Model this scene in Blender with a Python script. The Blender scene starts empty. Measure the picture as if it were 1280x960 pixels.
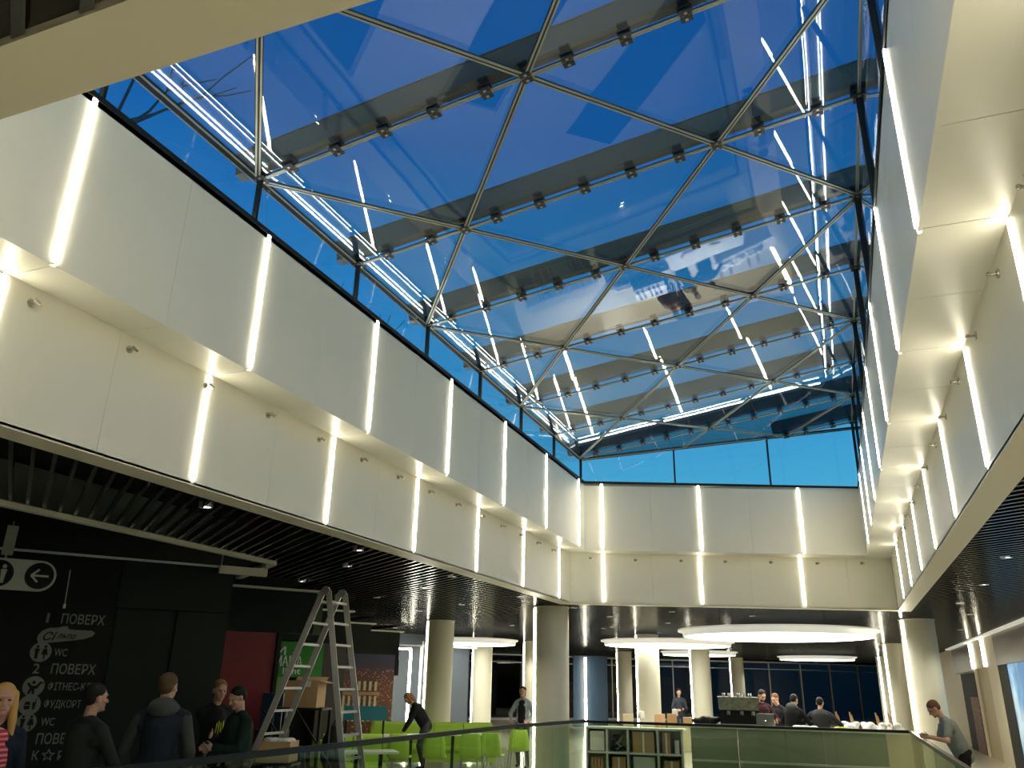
import bpy, bmesh, math, random
from mathutils import Vector, Matrix
random.seed(7)
sc = bpy.context.scene
# ---------------------------------------------------------------- camera
H = 1.85                       # eye height above the upper floor (z = 0)
R3 = Matrix(((0.93110774, 0.11009823, 0.34773087),
             (0.36419591, -0.33288986, -0.86979635),
             (0.01999304, 0.93651627, -0.35005365)))
cam_d = bpy.data.cameras.new('camera'); cam = bpy.data.objects.new('camera', cam_d)
sc.collection.objects.link(cam)
cam_d.sensor_width = 36; cam_d.lens = 998 / 1280 * 36; cam_d.clip_end = 400; cam_d.clip_start = .05
cam.matrix_world = Matrix.Translation((0, 0, H)) @ R3.to_4x4()
sc.camera = cam
# ---------------------------------------------------------------- world: dusk sky, paler towards the horizon
w = bpy.data.worlds.new('dusk'); sc.world = w; w.use_nodes = True
nt = w.node_tree; nt.nodes.clear()
o_ = nt.nodes.new('ShaderNodeOutputWorld'); bg = nt.nodes.new('ShaderNodeBackground')
tc = nt.nodes.new('ShaderNodeTexCoord'); sx = nt.nodes.new('ShaderNodeSeparateXYZ'); cr = nt.nodes.new('ShaderNodeValToRGB')
nt.links.new(tc.outputs['Generated'], sx.inputs[0]); nt.links.new(sx.outputs['Z'], cr.inputs[0])
nt.links.new(cr.outputs[0], bg.inputs[0]); nt.links.new(bg.outputs[0], o_.inputs[0])
el = cr.color_ramp.elements
el[0].position = 0.0; el[0].color = (.11, .44, .62, 1)
el[1].position = 1.0; el[1].color = (.005, .070, .30, 1)
for p, c in ((.20, (.075, .42, .68, 1)), (.36, (.026, .27, .60, 1)), (.60, (.008, .115, .40, 1))):
    e = el.new(p); e.color = c
bg.inputs[1].default_value = 1.0
# ---------------------------------------------------------------- exposure
vs = sc.view_settings
sc.display_settings.display_device = 'sRGB'
vs.view_transform = 'Standard'; vs.look = 'None'; vs.exposure = 0.0; vs.gamma = 1.0; vs.use_curve_mapping = False
try:
    sc.cycles.max_bounces = 8; sc.cycles.transparent_max_bounces = 16; sc.cycles.use_denoising = True
    sc.cycles.sample_clamp_indirect = 4.0; sc.cycles.caustics_reflective = False; sc.cycles.caustics_refractive = False
except Exception: pass
STRIP = 33.0                    # radiance of the wall light strips
COVE = 22.0                    # LED line on the cap of the upper walls
DISC = 6.0
# ================================================================ helpers
C = sc.collection
def V(*a): return Vector(a)
def ray(px, py): return R3 @ V(px - 640., -(py - 480.), -998.)
O = V(0, 0, H)
def onz(px, py, z): r = ray(px, py); return O + r * ((z - H) / r.z)
def onx(px, py, x): r = ray(px, py); return O + r * (x / r.x)
NV = V(.614, .789, 0); SV = V(-.789, .614, 0)       # shop grid: NV along shop fronts, SV along ceiling slats
def ons(px, py, s): r = ray(px, py); return O + r * (s / r.dot(SV))
def at(px, D):                                     # ground point seen in column px, D metres away
    r = ray(px, 863 - .021 * (1055 - px)); h = math.hypot(r.x, r.y); return V(r.x * D / h, r.y * D / h, 0)
def NS(n, s, z=0): v = NV * n + SV * s; return V(v.x, v.y, z)

def mat(name, col, rough=.5, metal=0., emit=0., ecol=None, noise=0., nscale=8., bump=0., spec=.5, coat=0.):
    m = bpy.data.materials.new(name); m.use_nodes = True; t = m.node_tree
    b = t.nodes['Principled BSDF']
    b.inputs['Base Color'].default_value = (*col, 1); b.inputs['Roughness'].default_value = rough
    b.inputs['Metallic'].default_value = metal; b.inputs['Specular IOR Level'].default_value = spec
    b.inputs['Coat Weight'].default_value = coat
    if emit:
        b.inputs['Emission Color'].default_value = (*(ecol or col), 1); b.inputs['Emission Strength'].default_value = emit
    if noise or bump:
        g = t.nodes.new('ShaderNodeTexCoord'); n = t.nodes.new('ShaderNodeTexNoise'); n.inputs['Scale'].default_value = nscale
        n.inputs['Detail'].default_value = 4
        t.links.new(g.outputs['Object'], n.inputs['Vector'])
        if noise:
            mx = t.nodes.new('ShaderNodeMix'); mx.data_type = 'RGBA'; mx.blend_type = 'MIX'
            mx.inputs[6].default_value = (*[c * (1 - noise) for c in col], 1); mx.inputs[7].default_value = (*[min(1, c * (1 + noise)) for c in col], 1)
            t.links.new(n.outputs['Fac'], mx.inputs[0]); t.links.new(mx.outputs[2], b.inputs['Base Color'])
        if bump:
            bp = t.nodes.new('ShaderNodeBump'); bp.inputs['Strength'].default_value = bump; bp.inputs['Distance'].default_value = .02
            t.links.new(n.outputs['Fac'], bp.inputs['Height']); t.links.new(bp.outputs[0], b.inputs['Normal'])
    return m
def glassmat(name, tint, refl, bump=0., bscale=.5, rough=0., bdist=.02):
    m = bpy.data.materials.new(name); m.use_nodes = True; t = m.node_tree; t.nodes.clear()
    o = t.nodes.new('ShaderNodeOutputMaterial'); mx = t.nodes.new('ShaderNodeMixShader')
    tr = t.nodes.new('ShaderNodeBsdfTransparent'); gl = t.nodes.new('ShaderNodeBsdfGlossy'); fr = t.nodes.new('ShaderNodeFresnel')
    tr.inputs[0].default_value = (*tint, 1); gl.inputs['Roughness'].default_value = rough; fr.inputs['IOR'].default_value = 1.5
    ml = t.nodes.new('ShaderNodeMath'); ml.operation = 'MULTIPLY'; ml.inputs[1].default_value = refl; ml.use_clamp = True
    gm = t.nodes.new('ShaderNodeNewGeometry'); vd = t.nodes.new('ShaderNodeVectorMath'); vd.operation = 'DOT_PRODUCT'
    # facing-independent fresnel: schlick on |N.I|
    t.links.new(gm.outputs['Normal'], vd.inputs[0]); t.links.new(gm.outputs['Incoming'], vd.inputs[1])
    ab = t.nodes.new('ShaderNodeMath'); ab.operation = 'ABSOLUTE'; t.links.new(vd.outputs['Value'], ab.inputs[0])
    om = t.nodes.new('ShaderNodeMath'); om.operation = 'SUBTRACT'; om.inputs[0].default_value = 1; t.links.new(ab.outputs[0], om.inputs[1])
    pw = t.nodes.new('ShaderNodeMath'); pw.operation = 'POWER'; pw.inputs[1].default_value = 5; t.links.new(om.outputs[0], pw.inputs[0])
    ad = t.nodes.new('ShaderNodeMath'); ad.operation = 'MULTIPLY_ADD'; ad.inputs[1].default_value = .95; ad.inputs[2].default_value = .045
    t.links.new(pw.outputs[0], ad.inputs[0]); t.links.new(ad.outputs[0], ml.inputs[0]); t.nodes.remove(fr)
    t.links.new(ml.outputs[0], mx.inputs[0]); t.links.new(tr.outputs[0], mx.inputs[1]); t.links.new(gl.outputs[0], mx.inputs[2])
    t.links.new(mx.outputs[0], o.inputs[0])
    if bump:
        g = t.nodes.new('ShaderNodeNewGeometry'); n = t.nodes.new('ShaderNodeTexNoise'); n.inputs['Scale'].default_value = bscale; n.inputs['Detail'].default_value = 1
        t.links.new(g.outputs['Position'], n.inputs['Vector'])
        bp = t.nodes.new('ShaderNodeBump'); bp.inputs['Strength'].default_value = bump; bp.inputs['Distance'].default_value = bdist
        t.links.new(n.outputs['Fac'], bp.inputs['Height']); t.links.new(bp.outputs[0], gl.inputs['Normal'])
    return m
M = {}
M['panel'] = mat('composite_panel', (.80, .775, .66), .38, noise=.03, nscale=1.3)
M['backing'] = mat('panel_backing', (.30, .29, .25), .7)
M['trim'] = mat('cream_trim', (.76, .72, .55), .4)
M['black'] = mat('black_frame', (.012, .014, .012), .5, spec=.2)
M['slatedge'] = mat('slat_lit_lower_edge', (.050, .052, .047), .20)  # floor light on the slat undersides, painted in as a paler colour
M['void'] = mat('black_void', (.004, .004, .004), .9)
M['slat'] = mat('black_slat', (.010, .011, .011), .27, spec=.5)
M['strip'] = mat('light_strip_diffuser', (1, 1, .9), .4, emit=STRIP, ecol=(1, .93, .72))
M['cove'] = mat('cove_led', (1, 1, .95), .4, emit=COVE, ecol=(.97, 1, .97))
M['disc'] = mat('lamp_diffuser', (1, 1, .95), .4, emit=DISC, ecol=(1, .98, .88))
M['down'] = mat('downlight_lens', (1, 1, .95), .4, emit=14, ecol=(1, .98, .9))
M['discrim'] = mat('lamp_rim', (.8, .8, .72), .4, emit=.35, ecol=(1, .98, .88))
M['steel'] = mat('satin_steel', (.45, .45, .43), .35, metal=.9)
M['bar'] = mat('glazing_bar_steel', (.33, .35, .28), .35, metal=.5)
M['gasket'] = mat('black_gasket', (.01, .01, .01), .6)
M['clamp'] = mat('dark_clamp', (.028, .030, .032), .4, metal=.3)
M['bracket'] = mat('chrome_bracket', (.5, .48, .42), .25, metal=.9)
M['beam'] = mat('painted_roof_beam', (.13, .125, .105), .6, noise=.12, nscale=1.)
M['roofglass'] = glassmat('roof_glass', (.96, .985, .98), 2.3, bump=.065, bscale=.8, bdist=.035)
M['winglass'] = glassmat('clerestory_glass', (.92, .97, .99), 1.3, bump=.3, bscale=.9, bdist=.03)
M['railglass'] = glassmat('railing_glass', (.82, .88, .80), .8)
M['facadeglass'] = glassmat('facade_glass', (.40, .42, .42), 1.3)
M['floor'] = mat('polished_floor_tile', (.62, .58, .46), .18, noise=.05, nscale=2)
M['lower'] = mat('lower_floor_tile', (.55, .53, .46), .3, noise=.08, nscale=.6)
M['column'] = mat('column_plaster', (.70, .68, .55), .4, noise=.02, nscale=3)
M['mullion'] = mat('grey_mullion', (.60, .63, .66), .4, metal=.2)
M['signwall'] = mat('black_sign_wall', (.007, .009, .007), .6, spec=.2)
M['signwall2'] = mat('black_green_panel', (.007, .012, .008), .55, spec=.2)
M['letter'] = mat('grey_sign_vinyl', (.22, .23, .20), .5, spec=.2)
M['pill'] = mat('white_sign_vinyl', (.40, .42, .37), .5)
M['red'] = mat('crimson_panel', (.22, .010, .020), .5)
M['green'] = mat('green_sign_board', (.02, .24, .02), .5)
M['lightgreen'] = mat('yellow_green_board', (.20, .42, .05), .5)
M['white'] = mat('white_laminate', (.75, .76, .70), .4)
M['lime'] = mat('lime_upholstery', (.38, .60, .05), .5, noise=.08, nscale=6)
M['limeplastic'] = mat('lime_plastic', (.45, .72, .07), .35)
M['card'] = mat('cardboard', (.48, .31, .15), .75, noise=.12, nscale=5)
M['paper'] = mat('white_paper', (.8, .78, .72), .6)
M['alu'] = mat('ladder_aluminium', (.46, .45, .42), .35, metal=.55, noise=.1, nscale=14)
M['greygreen'] = mat('grey_green_counter', (.33, .35, .25), .5, noise=.05, nscale=2)
M['beige'] = mat('beige_wall_panel', (.62, .55, .38), .45, noise=.04, nscale=2)
M['tan'] = mat('tan_door_panel', (.45, .37, .18), .45)
M['gunmetal'] = mat('grey_metal_header', (.20, .19, .17), .3, metal=.6)
M['concrete'] = mat('grey_bulkhead', (.30, .30, .25), .8, noise=.15, nscale=5)
M['wood'] = mat('pine_wood', (.45, .26, .12), .6)
M['bluegrey'] = mat('blue_grey_wall', (.075, .095, .12), .5, noise=.06, nscale=2)
M['deepblue'] = mat('deep_blue_panel', (.012, .035, .07), .4)
M['building'] = mat('dark_building', (.11, .12, .13), .8, noise=.3, nscale=.2)
M['yellow'] = mat('yellow_print', (.75, .75, .05), .5)
def shade(nm, col, r=.75, **k): M[nm] = mat(nm, col, r, spec=.15, **k); return M[nm]

class MB:
    def __init__(s): s.v = []; s.f = []; s.m = []; s.ms = []; s.sm = []
    def mi(s, m):
        if m not in s.ms: s.ms.append(m)
        return s.ms.index(m)
    def add(s, vs, fs, m, smooth=False):
        b = len(s.v); s.v += [tuple(v) for v in vs]; i = s.mi(m)
        for f in fs: s.f.append([b + k for k in f]); s.m.append(i); s.sm.append(smooth)
    def obox(s, m, o, ax, ay, az, x0, x1, y0, y1, z0, z1):
        P = [o + ax * x + ay * y + az * z for z in (z0, z1) for y in (y0, y1) for x in (x0, x1)]
        fl = ax.cross(ay).dot(az) * (x1 - x0) * (y1 - y0) * (z1 - z0) < 0
        F = [[0, 2, 3, 1], [4, 5, 7, 6], [0, 1, 5, 4], [2, 6, 7, 3], [0, 4, 6, 2], [1, 3, 7, 5]]
        if fl: F = [f[::-1] for f in F]
        s.add(P, F, m)
    def box(s, m, x0, x1, y0, y1, z0, z1): s.obox(m, V(0, 0, 0), V(1, 0, 0), V(0, 1, 0), V(0, 0, 1), x0, x1, y0, y1, z0, z1)
    def bar(s, m, a, b, w, h, up=V(0, 0, 1)):             # rectangular bar between two points
        d = b - a; L = d.length; d = d / L; x = d.cross(up)
        if x.length < 1e-4: x = d.cross(V(1, 0, 0))
        x.normalize(); z = x.cross(d); s.obox(m, a, d, x, z, 0, L, -w / 2, w / 2, -h / 2, h / 2)
    def tube(s, m, pts, rs, n=8, cap=True):
        if not isinstance(rs, (list, tuple)): rs = [rs] * len(pts)
        b = len(s.v); rings = []; d0 = (pts[1] - pts[0]).normalized(); u = d0.orthogonal().normalized()
        for i, p in enumerate(pts):
            d = (pts[min(i + 1, len(pts) - 1)] - pts[max(i - 1, 0)]).normalized()
            u = (u - d * u.dot(d)).normalized(); v = d.cross(u)
            rings.append([p + (u * math.cos(2 * math.pi * k / n) + v * math.sin(2 * math.pi * k / n)) * rs[i] for k in range(n)])
        vs = [q for r in rings for q in r]; fs = []
        for i in range(len(pts) - 1):
            for k in range(n): fs.append([i * n + k, i * n + (k + 1) % n, (i + 1) * n + (k + 1) % n, (i + 1) * n + k])
        s.add(vs, fs, m, True)
        if cap:
            s.add(rings[0][::-1], [list(range(n))], m); s.add(rings[-1], [list(range(n))], m)
    def lathe(s, m, c, prof, n=32, smooth=True):          # prof: (r, z) list bottom to top
        vs = [c + V(r * math.cos(2 * math.pi * k / n), r * math.sin(2 * math.pi * k / n), z) for r, z in prof for k in range(n)]
        fs = [[i * n + k, i * n + (k + 1) % n, (i + 1) * n + (k + 1) % n, (i + 1) * n + k] for i in range(len(prof) - 1) for k in range(n)]
        s.add(vs, fs, m, smooth)
    def ell(s, m, c, r, rot=None, seg=12, ring=8):
        vs = []; fs = []
        for i in range(ring + 1):
            t = math.pi * i / ring
            for k in range(seg):
                a = 2 * math.pi * k / seg
                p = V(r[0] * math.sin(t) * math.cos(a), r[1] * math.sin(t) * math.sin(a), -r[2] * math.cos(t))
                vs.append(c + (rot @ p if rot else p))
        for i in range(ring):
            for k in range(seg): fs.append([i * seg + k, i * seg + (k + 1) % seg, (i + 1) * seg + (k + 1) % seg, (i + 1) * seg + k])
        s.add(vs, fs, m, True)
    def poly(s, m, pts, dz):                              # extrude polygon by vector dz
        n = len(pts); s.add(list(pts) + [p + dz for p in pts], [list(range(n))[::-1], list(range(n, 2 * n))] + [[i, (i + 1) % n, n + (i + 1) % n, n + i] for i in range(n)], m)
    def mesh(s, name):
        me = bpy.data.meshes.new(name); me.from_pydata(s.v, [], s.f)
        for m in s.ms: me.materials.append(m)
        me.polygons.foreach_set('material_index', s.m); me.polygons.foreach_set('use_smooth', s.sm); me.update(); return me
    def build(s, name, parent=None, **k): return link(name, s.mesh(name), parent, **k)
def link(name, me, parent=None, label=None, cat=None, group=None, kind=None, loc=None, rz=None):
    o = bpy.data.objects.new(name, me); C.objects.link(o)
    if parent: o.parent = parent
    if loc is not None: o.location = loc
    if rz is not None: o.rotation_euler = (0, 0, rz)
    tag(o, label, cat, group, kind); return o
def tag(o, label=None, cat=None, group=None, kind=None):
    if label: o['label'] = label
    if cat: o['category'] = cat
    if group: o['group'] = group
    if kind: o['kind'] = kind
    return o
def empty(name, loc=(0, 0, 0), rz=0, **k): return link(name, None, loc=loc, rz=rz, **k)
def struct(name, mb, parent=None, label=None): return mb.build(name, parent, kind=None if parent else 'structure', label=label)
ORD = ['nearest', 'second', 'third', 'fourth', 'fifth', 'sixth', 'seventh', 'eighth', 'ninth', 'tenth', 'eleventh', 'twelfth', 'thirteenth', 'fourteenth', 'fifteenth', 'sixteenth', 'seventeenth', 'eighteenth', 'nineteenth', 'twentieth']
Z = V(0, 0, 1)
ZC = H + 1.55      # slatted ceiling / bottom of the atrium walls
ZL = H + 2.57      # soffit between lower and upper wall
ZU = H + 3.97      # top of upper wall
# ================================================================ atrium walls
def local(P, Q, inward):
    d = (Q - P); L = d.length; d.normalize(); n = V(-d.y, d.x, 0)
    if n.dot(inward) < 0: n = -n
    return d, n, L
def strip(P, d, n, u, z0, z1, label, group):
    o = P + d * u
    mb = MB(); mb.obox(M['strip'], V(0, 0, 0), d, n, Z, -.017, .017, -.004, .012, z0 - o.z, z1 - o.z)
    e = MB()
    e.obox(M['steel'], V(0, 0, 0), d, n, Z, -.021, .021, -.004, .006, z1 - o.z, z1 - o.z + .012)
    r = mb.build('light_strip', None, loc=o, label=label, cat='light strip', group=group)
    e.build('end_cap', r)
    return r
def wall_run(wname, P, Q, inward, z0, z1, us, side, band, seam=True, strips=True, zpad=(.04, .02), from_txt='near end'):
    """wall between P and Q: backing, alucobond panels, vertical light strips in the joints"""
    d, n, L = local(P, Q, inward)
    mb = MB(); mb.obox(M['backing'], P, d, n, Z, 0, L, -.12, -.026, z0 - P.z + .03, z1 - P.z)
    root = struct(wname, mb)
    cuts = [0] + [u for u in us if .05 < u < L - .05] + [L]
    if seam:
        c2 = []
        for a, b in zip(cuts[:-1], cuts[1:]):
            c2.append(a)
            if b - a > 1.3: c2.append((a + b) / 2)
        cuts = c2 + [L]
    for a, b in zip(cuts[:-1], cuts[1:]):
        ga = .02 if any(abs(a - u) < 1e-3 for u in us) and strips else .0015
        gb = .02 if any(abs(b - u) < 1e-3 for u in us) and strips else .0015
        p = MB(); p.obox(M['panel'], P, d, n, Z, a + ga, b - gb, -.025, 0, z0 - P.z, z1 - P.z)
        p.build('wall_panel', root)
    if strips:
        uu = [u for u in us if .05 < u < L - .05]
        for i, u in enumerate(uu):
            if i < len(ORD): strip(P, d, n, u, z0 + zpad[0], z1 - zpad[1], 'vertical white light strip in the %s wall, %s from the %s' % (band, ORD[i], from_txt), 'light strips in the %s wall' % band)
    return root, d, n, L
XL0, XL1 = -5.07, -4.66         # left lower / upper face
XR0, XR1 = 1.17, .70            # right lower / upper face
YF0, YF1 = 1.25, 1.62
SK = .392                       # skew of the far wall (dy/dx)
def yfar(x, off=0): return 15.88 + SK * (x - XL1) + off * math.sqrt(1 + SK * SK)
FO = .40
us_l = [3.27 + 2.03 * k for k in range(-1, 8)]
us_r = [4.72 + 1.98 * k for k in range(-2, 8)]
yl0, yl1 = yfar(XL0, FO), yfar(XL1); yr0, yr1 = yfar(XR0, FO), yfar(XR1)
# lower ring
wall_run('wall_left', V(XL0, YF0, ZC), V(XL0, yl0, ZC), V(1, 0, 0), ZC, ZL, [y - YF0 - .02 for y in us_l], 'left', 'left lower')
wall_run('wall_right', V(XR0, YF0, ZC), V(XR0, yr0, ZC), V(-1, 0, 0), ZC, ZL, [y - YF0 for y in us_r], 'right', 'right lower')
wall_run('wall_left', V(XL1, YF1, ZL), V(XL1, yl1, ZL), V(1, 0, 0), ZL, ZU, [y - YF1 + .02 for y in us_l], 'left', 'left upper')
wall_run('wall_right', V(XR1, YF1, ZL), V(XR1, yr1, ZL), V(-1, 0, 0), ZL, ZU, [y - YF1 + .02 for y in us_r], 'right', 'right upper')
wall_run('wall_front', V(XL0, YF0, ZC), V(XR0, YF0, ZC), V(0, 1, 0), ZC, ZL, [.9 + 1.5 * k for k in range(4)], 'front', 'near lower', from_txt='left end')
wall_run('wall_front', V(XL1, YF1, ZL), V(XR1, YF1, ZL), V(0, 1, 0), ZL, ZU, [.5 + 1.5 * k for k in range(4)], 'front', 'near upper', from_txt='left end')
PA, PB = V(XL1, yl1, ZL), V(XR1, yr1, ZL)
fd = (PB - PA).normalized(); fn = V(fd.y, -fd.x, 0)
def ufar(px, py, P):            # distance along the far wall plane through P seen at pixel
    r = ray(px, py); t = (P - O).dot(fn) / r.dot(fn); q = O + r * t; return (q - P).dot(fd), q.z
uu = [ufar(x, y, PA)[0] for x, y in ((752.5, 650), (875, 650), (1001, 650))]
wall_run('wall_far', PA, PB, V(0, -1, 0), ZL, ZU, uu, 'far', 'far upper', from_txt='left end')
PA0, PB0 = V(XL0, yl0, ZC), V(XR0, yr0, ZC)
uu0 = [ufar(x, y, PA0)[0] for x, y in ((754.5, 725), (876, 725), (1003, 728))]
wall_run('wall_far', PA0, PB0, V(0, -1, 0), ZC, ZL, uu0, 'far', 'far lower', from_txt='left end')
# soffits between lower and upper rings, panel by panel
sf = empty('ceiling', (0, 0, 0), kind='structure')
bk = MB()
def soffit(x0, x1, ys, top, yend0, yend1):
    cuts = ys
    for a, b in zip(cuts[:-1], cuts[1:]):
        p = MB(); p.box(M['panel'], min(x0, x1), max(x0, x1), a + .003, b - .003, ZL, ZL + .02); p.build('soffit_panel', sf)
cl = [YF0] + [3.29 + 1.015 * k for k in range(-1, 13)]; cl = [c for c in cl if c < yl1 - .3]
soffit(XL0 - .05, XL1 - .025, cl, 0, 0, 0)
cr_ = [YF0] + [4.70 + .99 * k for k in range(-2, 14)]; cr_ = [c for c in cr_ if c < yr1 - .3]
soffit(XR1 + .025, XR0 + .05, cr_, 0, 0, 0)
p = MB()
a, b = cl[-1] + .003, cr_[-1] + .003
p.poly(M['panel'], [V(XL0 - .05, a, ZL), V(XL1 - .025, a, ZL), V(XL1 - .025, yl1 + .03, ZL), V(XR1 + .025, yr1 + .03, ZL), V(XR1 + .025, b, ZL), V(XR0 + .05, b, ZL), V(XR0 + .05, yr0 + .05, ZL), V(XL0 - .05, yl0 + .05, ZL)], V(0, 0, .02))
p.build('soffit_panel', sf)
p = MB(); p.box(M['panel'], XL0 - .05, XR0 + .05, YF0 - .05, YF1 - .03, ZL, ZL + .02); p.build('soffit_panel', sf)
# underside return of the lower ring
T = .26
for nm, pts in (('trim_left', [V(XL0, YF0, ZC), V(XL0, yl0, ZC), V(XL0 - T, yfar(XL0 - T, FO + T), ZC), V(XL0 - T, YF0 - .21, ZC)]),
                ('trim_right', [V(XR0, YF0, ZC), V(XR0 + T, YF0 - .21, ZC), V(XR0 + T, yfar(XR0 + T, FO + T), ZC), V(XR0, yr0, ZC)]),
                ('trim_front', [V(XL0, YF0, ZC), V(XL0 - T, YF0 - .21, ZC), V(XR0 + T, YF0 - .21, ZC), V(XR0, YF0, ZC)]),
                ('trim_far', [V(XL0, yl0, ZC), V(XR0, yr0, ZC), V(XR0 + T, yfar(XR0 + T, FO + T), ZC), V(XL0 - T, yfar(XL0 - T, FO + T), ZC)])):
    p = MB(); p.poly(M['trim'], [q - Z * .012 for q in pts], Z * .03); struct(nm, p)
# ================================================================ slatted ceiling
opening = [(XL0 - T + .01, YF0 - .20), (XR0 + T - .01, YF0 - .20), (XR0 + T - .01, yfar(XR0 + T, FO + T) - .01), (XL0 - T + .01, yfar(XL0 - T, FO + T) - .01)]
def stair(n, s): v = NV * n + SV * s; return (v.x, v.y)
outer = [(-7.40, -3.0), (3.93, -3.0), (3.93, 60), (2.2, 59.2), (-2.4, 52.6), (-10.9, 48.0), (-17.5, 41.5), (-24, 38), stair(10.08, 30), stair(10.08, 23.68), stair(8.09, 23.68), stair(8.09, 20.86), stair(6.15, 20.86), stair(6.15, 17.33), stair(4.43, 17.33), stair(4.43, 13.84), stair(2.93, 13.84), (-7.5, 9.5)]
def inside(p, poly):
    c = False; n = len(poly)
    for i in range(n):
        (x1, y1), (x2, y2) = poly[i], poly[(i + 1) % n]
        if (y1 > p[1]) != (y2 > p[1]) and p[0] < (x2 - x1) * (p[1] - y1) / (y2 - y1) + x1: c = not c
    return c
def clip(n0):
    ts = []
    for poly in (outer, opening):
        k = len(poly)
        for i in range(k):
            a = V(*poly[i], 0); b = V(*poly[(i + 1) % k], 0); na, nb = a.dot(NV), b.dot(NV)
            if (na - n0) * (nb - n0) < 0:
                q = a + (b - a) * ((n0 - na) / (nb - na)); ts.append(q.dot(SV))
    ts.sort(); out = []
    for a, b in zip(ts[:-1], ts[1:]):
        m = NV * n0 + SV * ((a + b) / 2)
        if b - a > .08 and inside((m.x, m.y), outer) and not inside((m.x, m.y), opening): out.append((a, b))
    return out
ceil = MB(); ceil.poly(M['void'], [V(-30, -5, ZC + .42), V(XL0 - .13, -5, ZC + .42), V(XL0 - .13, 62, ZC + .42), V(-30, 62, ZC + .42)], Z * .05)
ceil.box(M['void'], XL0 - .13, XR0 + .13, -5, YF0 - .12, ZC + .42, ZC + .47)
ceil.box(M['void'], XR0 + .13, 9, -5, 62, ZC + .42, ZC + .47)
yq = lambda x: yfar(x, FO + .13)
ceil.poly(M['void'], [V(XL0 - .13, yq(XL0 - .13), ZC + .42), V(XR0 + .13, yq(XR0 + .13), ZC + .42), V(XR0 + .13, 62, ZC + .42), V(XL0 - .13, 62, ZC + .42)], Z * .05)
ceiling = struct('ceiling', ceil)
stuff = MB(); k = 0; cnt = 0
n0 = -4.0
while n0 < 46:
    for a, b in clip(n0):
        o = NV * n0 + Z * ZC
        if n0 < 13.2 and cnt < 300:
            s_ = MB(); s_.obox(M['slat'], o, SV, NV, Z, a, b, -.013, .013, .006, .08); s_.obox(M['slatedge'], o, SV, NV, Z, a, b, -.016, .016, 0, .006); s_.build('ceiling_slat', ceiling); cnt += 1
        else: stuff.obox(M['slat'], o, SV, NV, Z, a, b, -.013, .013, .006, .08); stuff.obox(M['slatedge'], o, SV, NV, Z, a, b, -.016, .016, 0, .006)
    n0 += .148
stuff.build('ceiling_slats', ceiling, kind='stuff')
# ================================================================ skylight
SL = .15; XC = -4.72; XE = .76; ZR = H + 4.48
def zr(x): return ZR + SL * (x - XC)
def rp(x, y, dz=0): return V(x, y, zr(x) + dz)
UN = (XE - XC) / 2
rows = [5.12 + 1.765 * k for k in range(-2, 8)]
sky = empty('window_1', (0, 0, 0), kind='structure')
rnv = V(-SL, 0, 1).normalized()
def yend(x): return yfar(x) + .02
def pane(pts, parent, m, th=.018, tilt=.0035):
    c = sum(pts, V(0, 0, 0)) / len(pts)
    n = (pts[1] - pts[0]).cross(pts[2] - pts[0]).normalized()
    if n.z < 0: n = -n
    pts = [c + (q - c) * (1 - .012 / max(.3, (q - c).length)) for q in pts]
    ax = V(random.uniform(-1, 1), random.uniform(-1, 1), 0); ay = V(random.uniform(-1, 1), random.uniform(-1, 1), 0)
    lo = [q - n * th + n * (q - c).dot(ax) * tilt for q in pts]; hi = [q + n * th + n * (q - c).dot(ay) * tilt for q in pts]
    mb = MB(); k = len(pts); mb.add(lo, [list(range(k))[::-1]], m); mb.add(hi, [list(range(k))], m)
    mb.build('glass_pane', parent)
def node(j, i):   # lattice node i on row j
    half = (j % 2 == 1)
    xs = [0, .5, 1.5, 2] if half else [0, 1, 2]
    return xs[i]
# row index parity: row 5.12 (k=0 -> index 2) has nodes 0,1,2
def nodes(j): return [0, .5, 1.5, 2] if j % 2 else [0, 1, 2]
bars = []
ys_rows = rows
def X(u): return XC + UN * u
for j in range(len(rows) - 1):
    y0, y1 = rows[j], rows[j + 1]; a, b = nodes(j), nodes(j + 1)
    A = [(u, y0) for u in a]; B = [(u, y1) for u in b]
    # zigzag: half-row interior nodes link to the two whole nodes beside them
    (W, Hf) = (A, B) if len(a) == 3 else (B, A)
    tris = []
    tris.append([W[0], Hf[0], Hf[1]]); tris.append([W[0], Hf[1], W[1]]); tris.append([Hf[1], W[1], Hf[2]]); tris.append([W[1], Hf[2], W[2]]); tris.append([Hf[2], W[2], Hf[3]])
    bars += [(W[0], Hf[1]), (Hf[1], W[1]), (W[1], Hf[2]), (Hf[2], W[2])]
    for t in tris:
        pts = [rp(X(u), y) for u, y in t]
        if min(p.y for p in pts) > 17.5: continue
        # clip beyond the far glazing
        over = [p for p in pts if p.y > yend(p.x)]
        if len(over) == 3: continue
        if over:
            out = []
            for q in range(3):
                p1, p2 = pts[q], pts[(q + 1) % 3]; f1, f2 = p1.y - yend(p1.x), p2.y - yend(p2.x)
                if f1 <= 0: out.append(p1)
                if f1 * f2 < 0: out.append(p1 + (p2 - p1) * (f1 / (f1 - f2)))
            pts = out
        if len(pts) >= 3: pane(pts, sky, M['roofglass'])
def dbar(a, b, name, w=.021, gap=.0165, parent=sky):
    # two steel beads with a black gasket between
    d = (b - a).normalized(); x = d.cross(rnv).normalized(); mb = MB()
    for s in (-1, 1): mb.bar(M['bar'], a + x * s * gap - rnv * .028, b + x * s * gap - rnv * .028, .015, .014, rnv)
    mb.bar(M['gasket'], a - rnv * .022, b - rnv * .022, gap * 2 - .008, .02, rnv)
    mb.bar(M['gasket'], a - rnv * .018, b - rnv * .018, gap * 2 + .03, .006, rnv)
    mb.build(name, parent)
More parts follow.
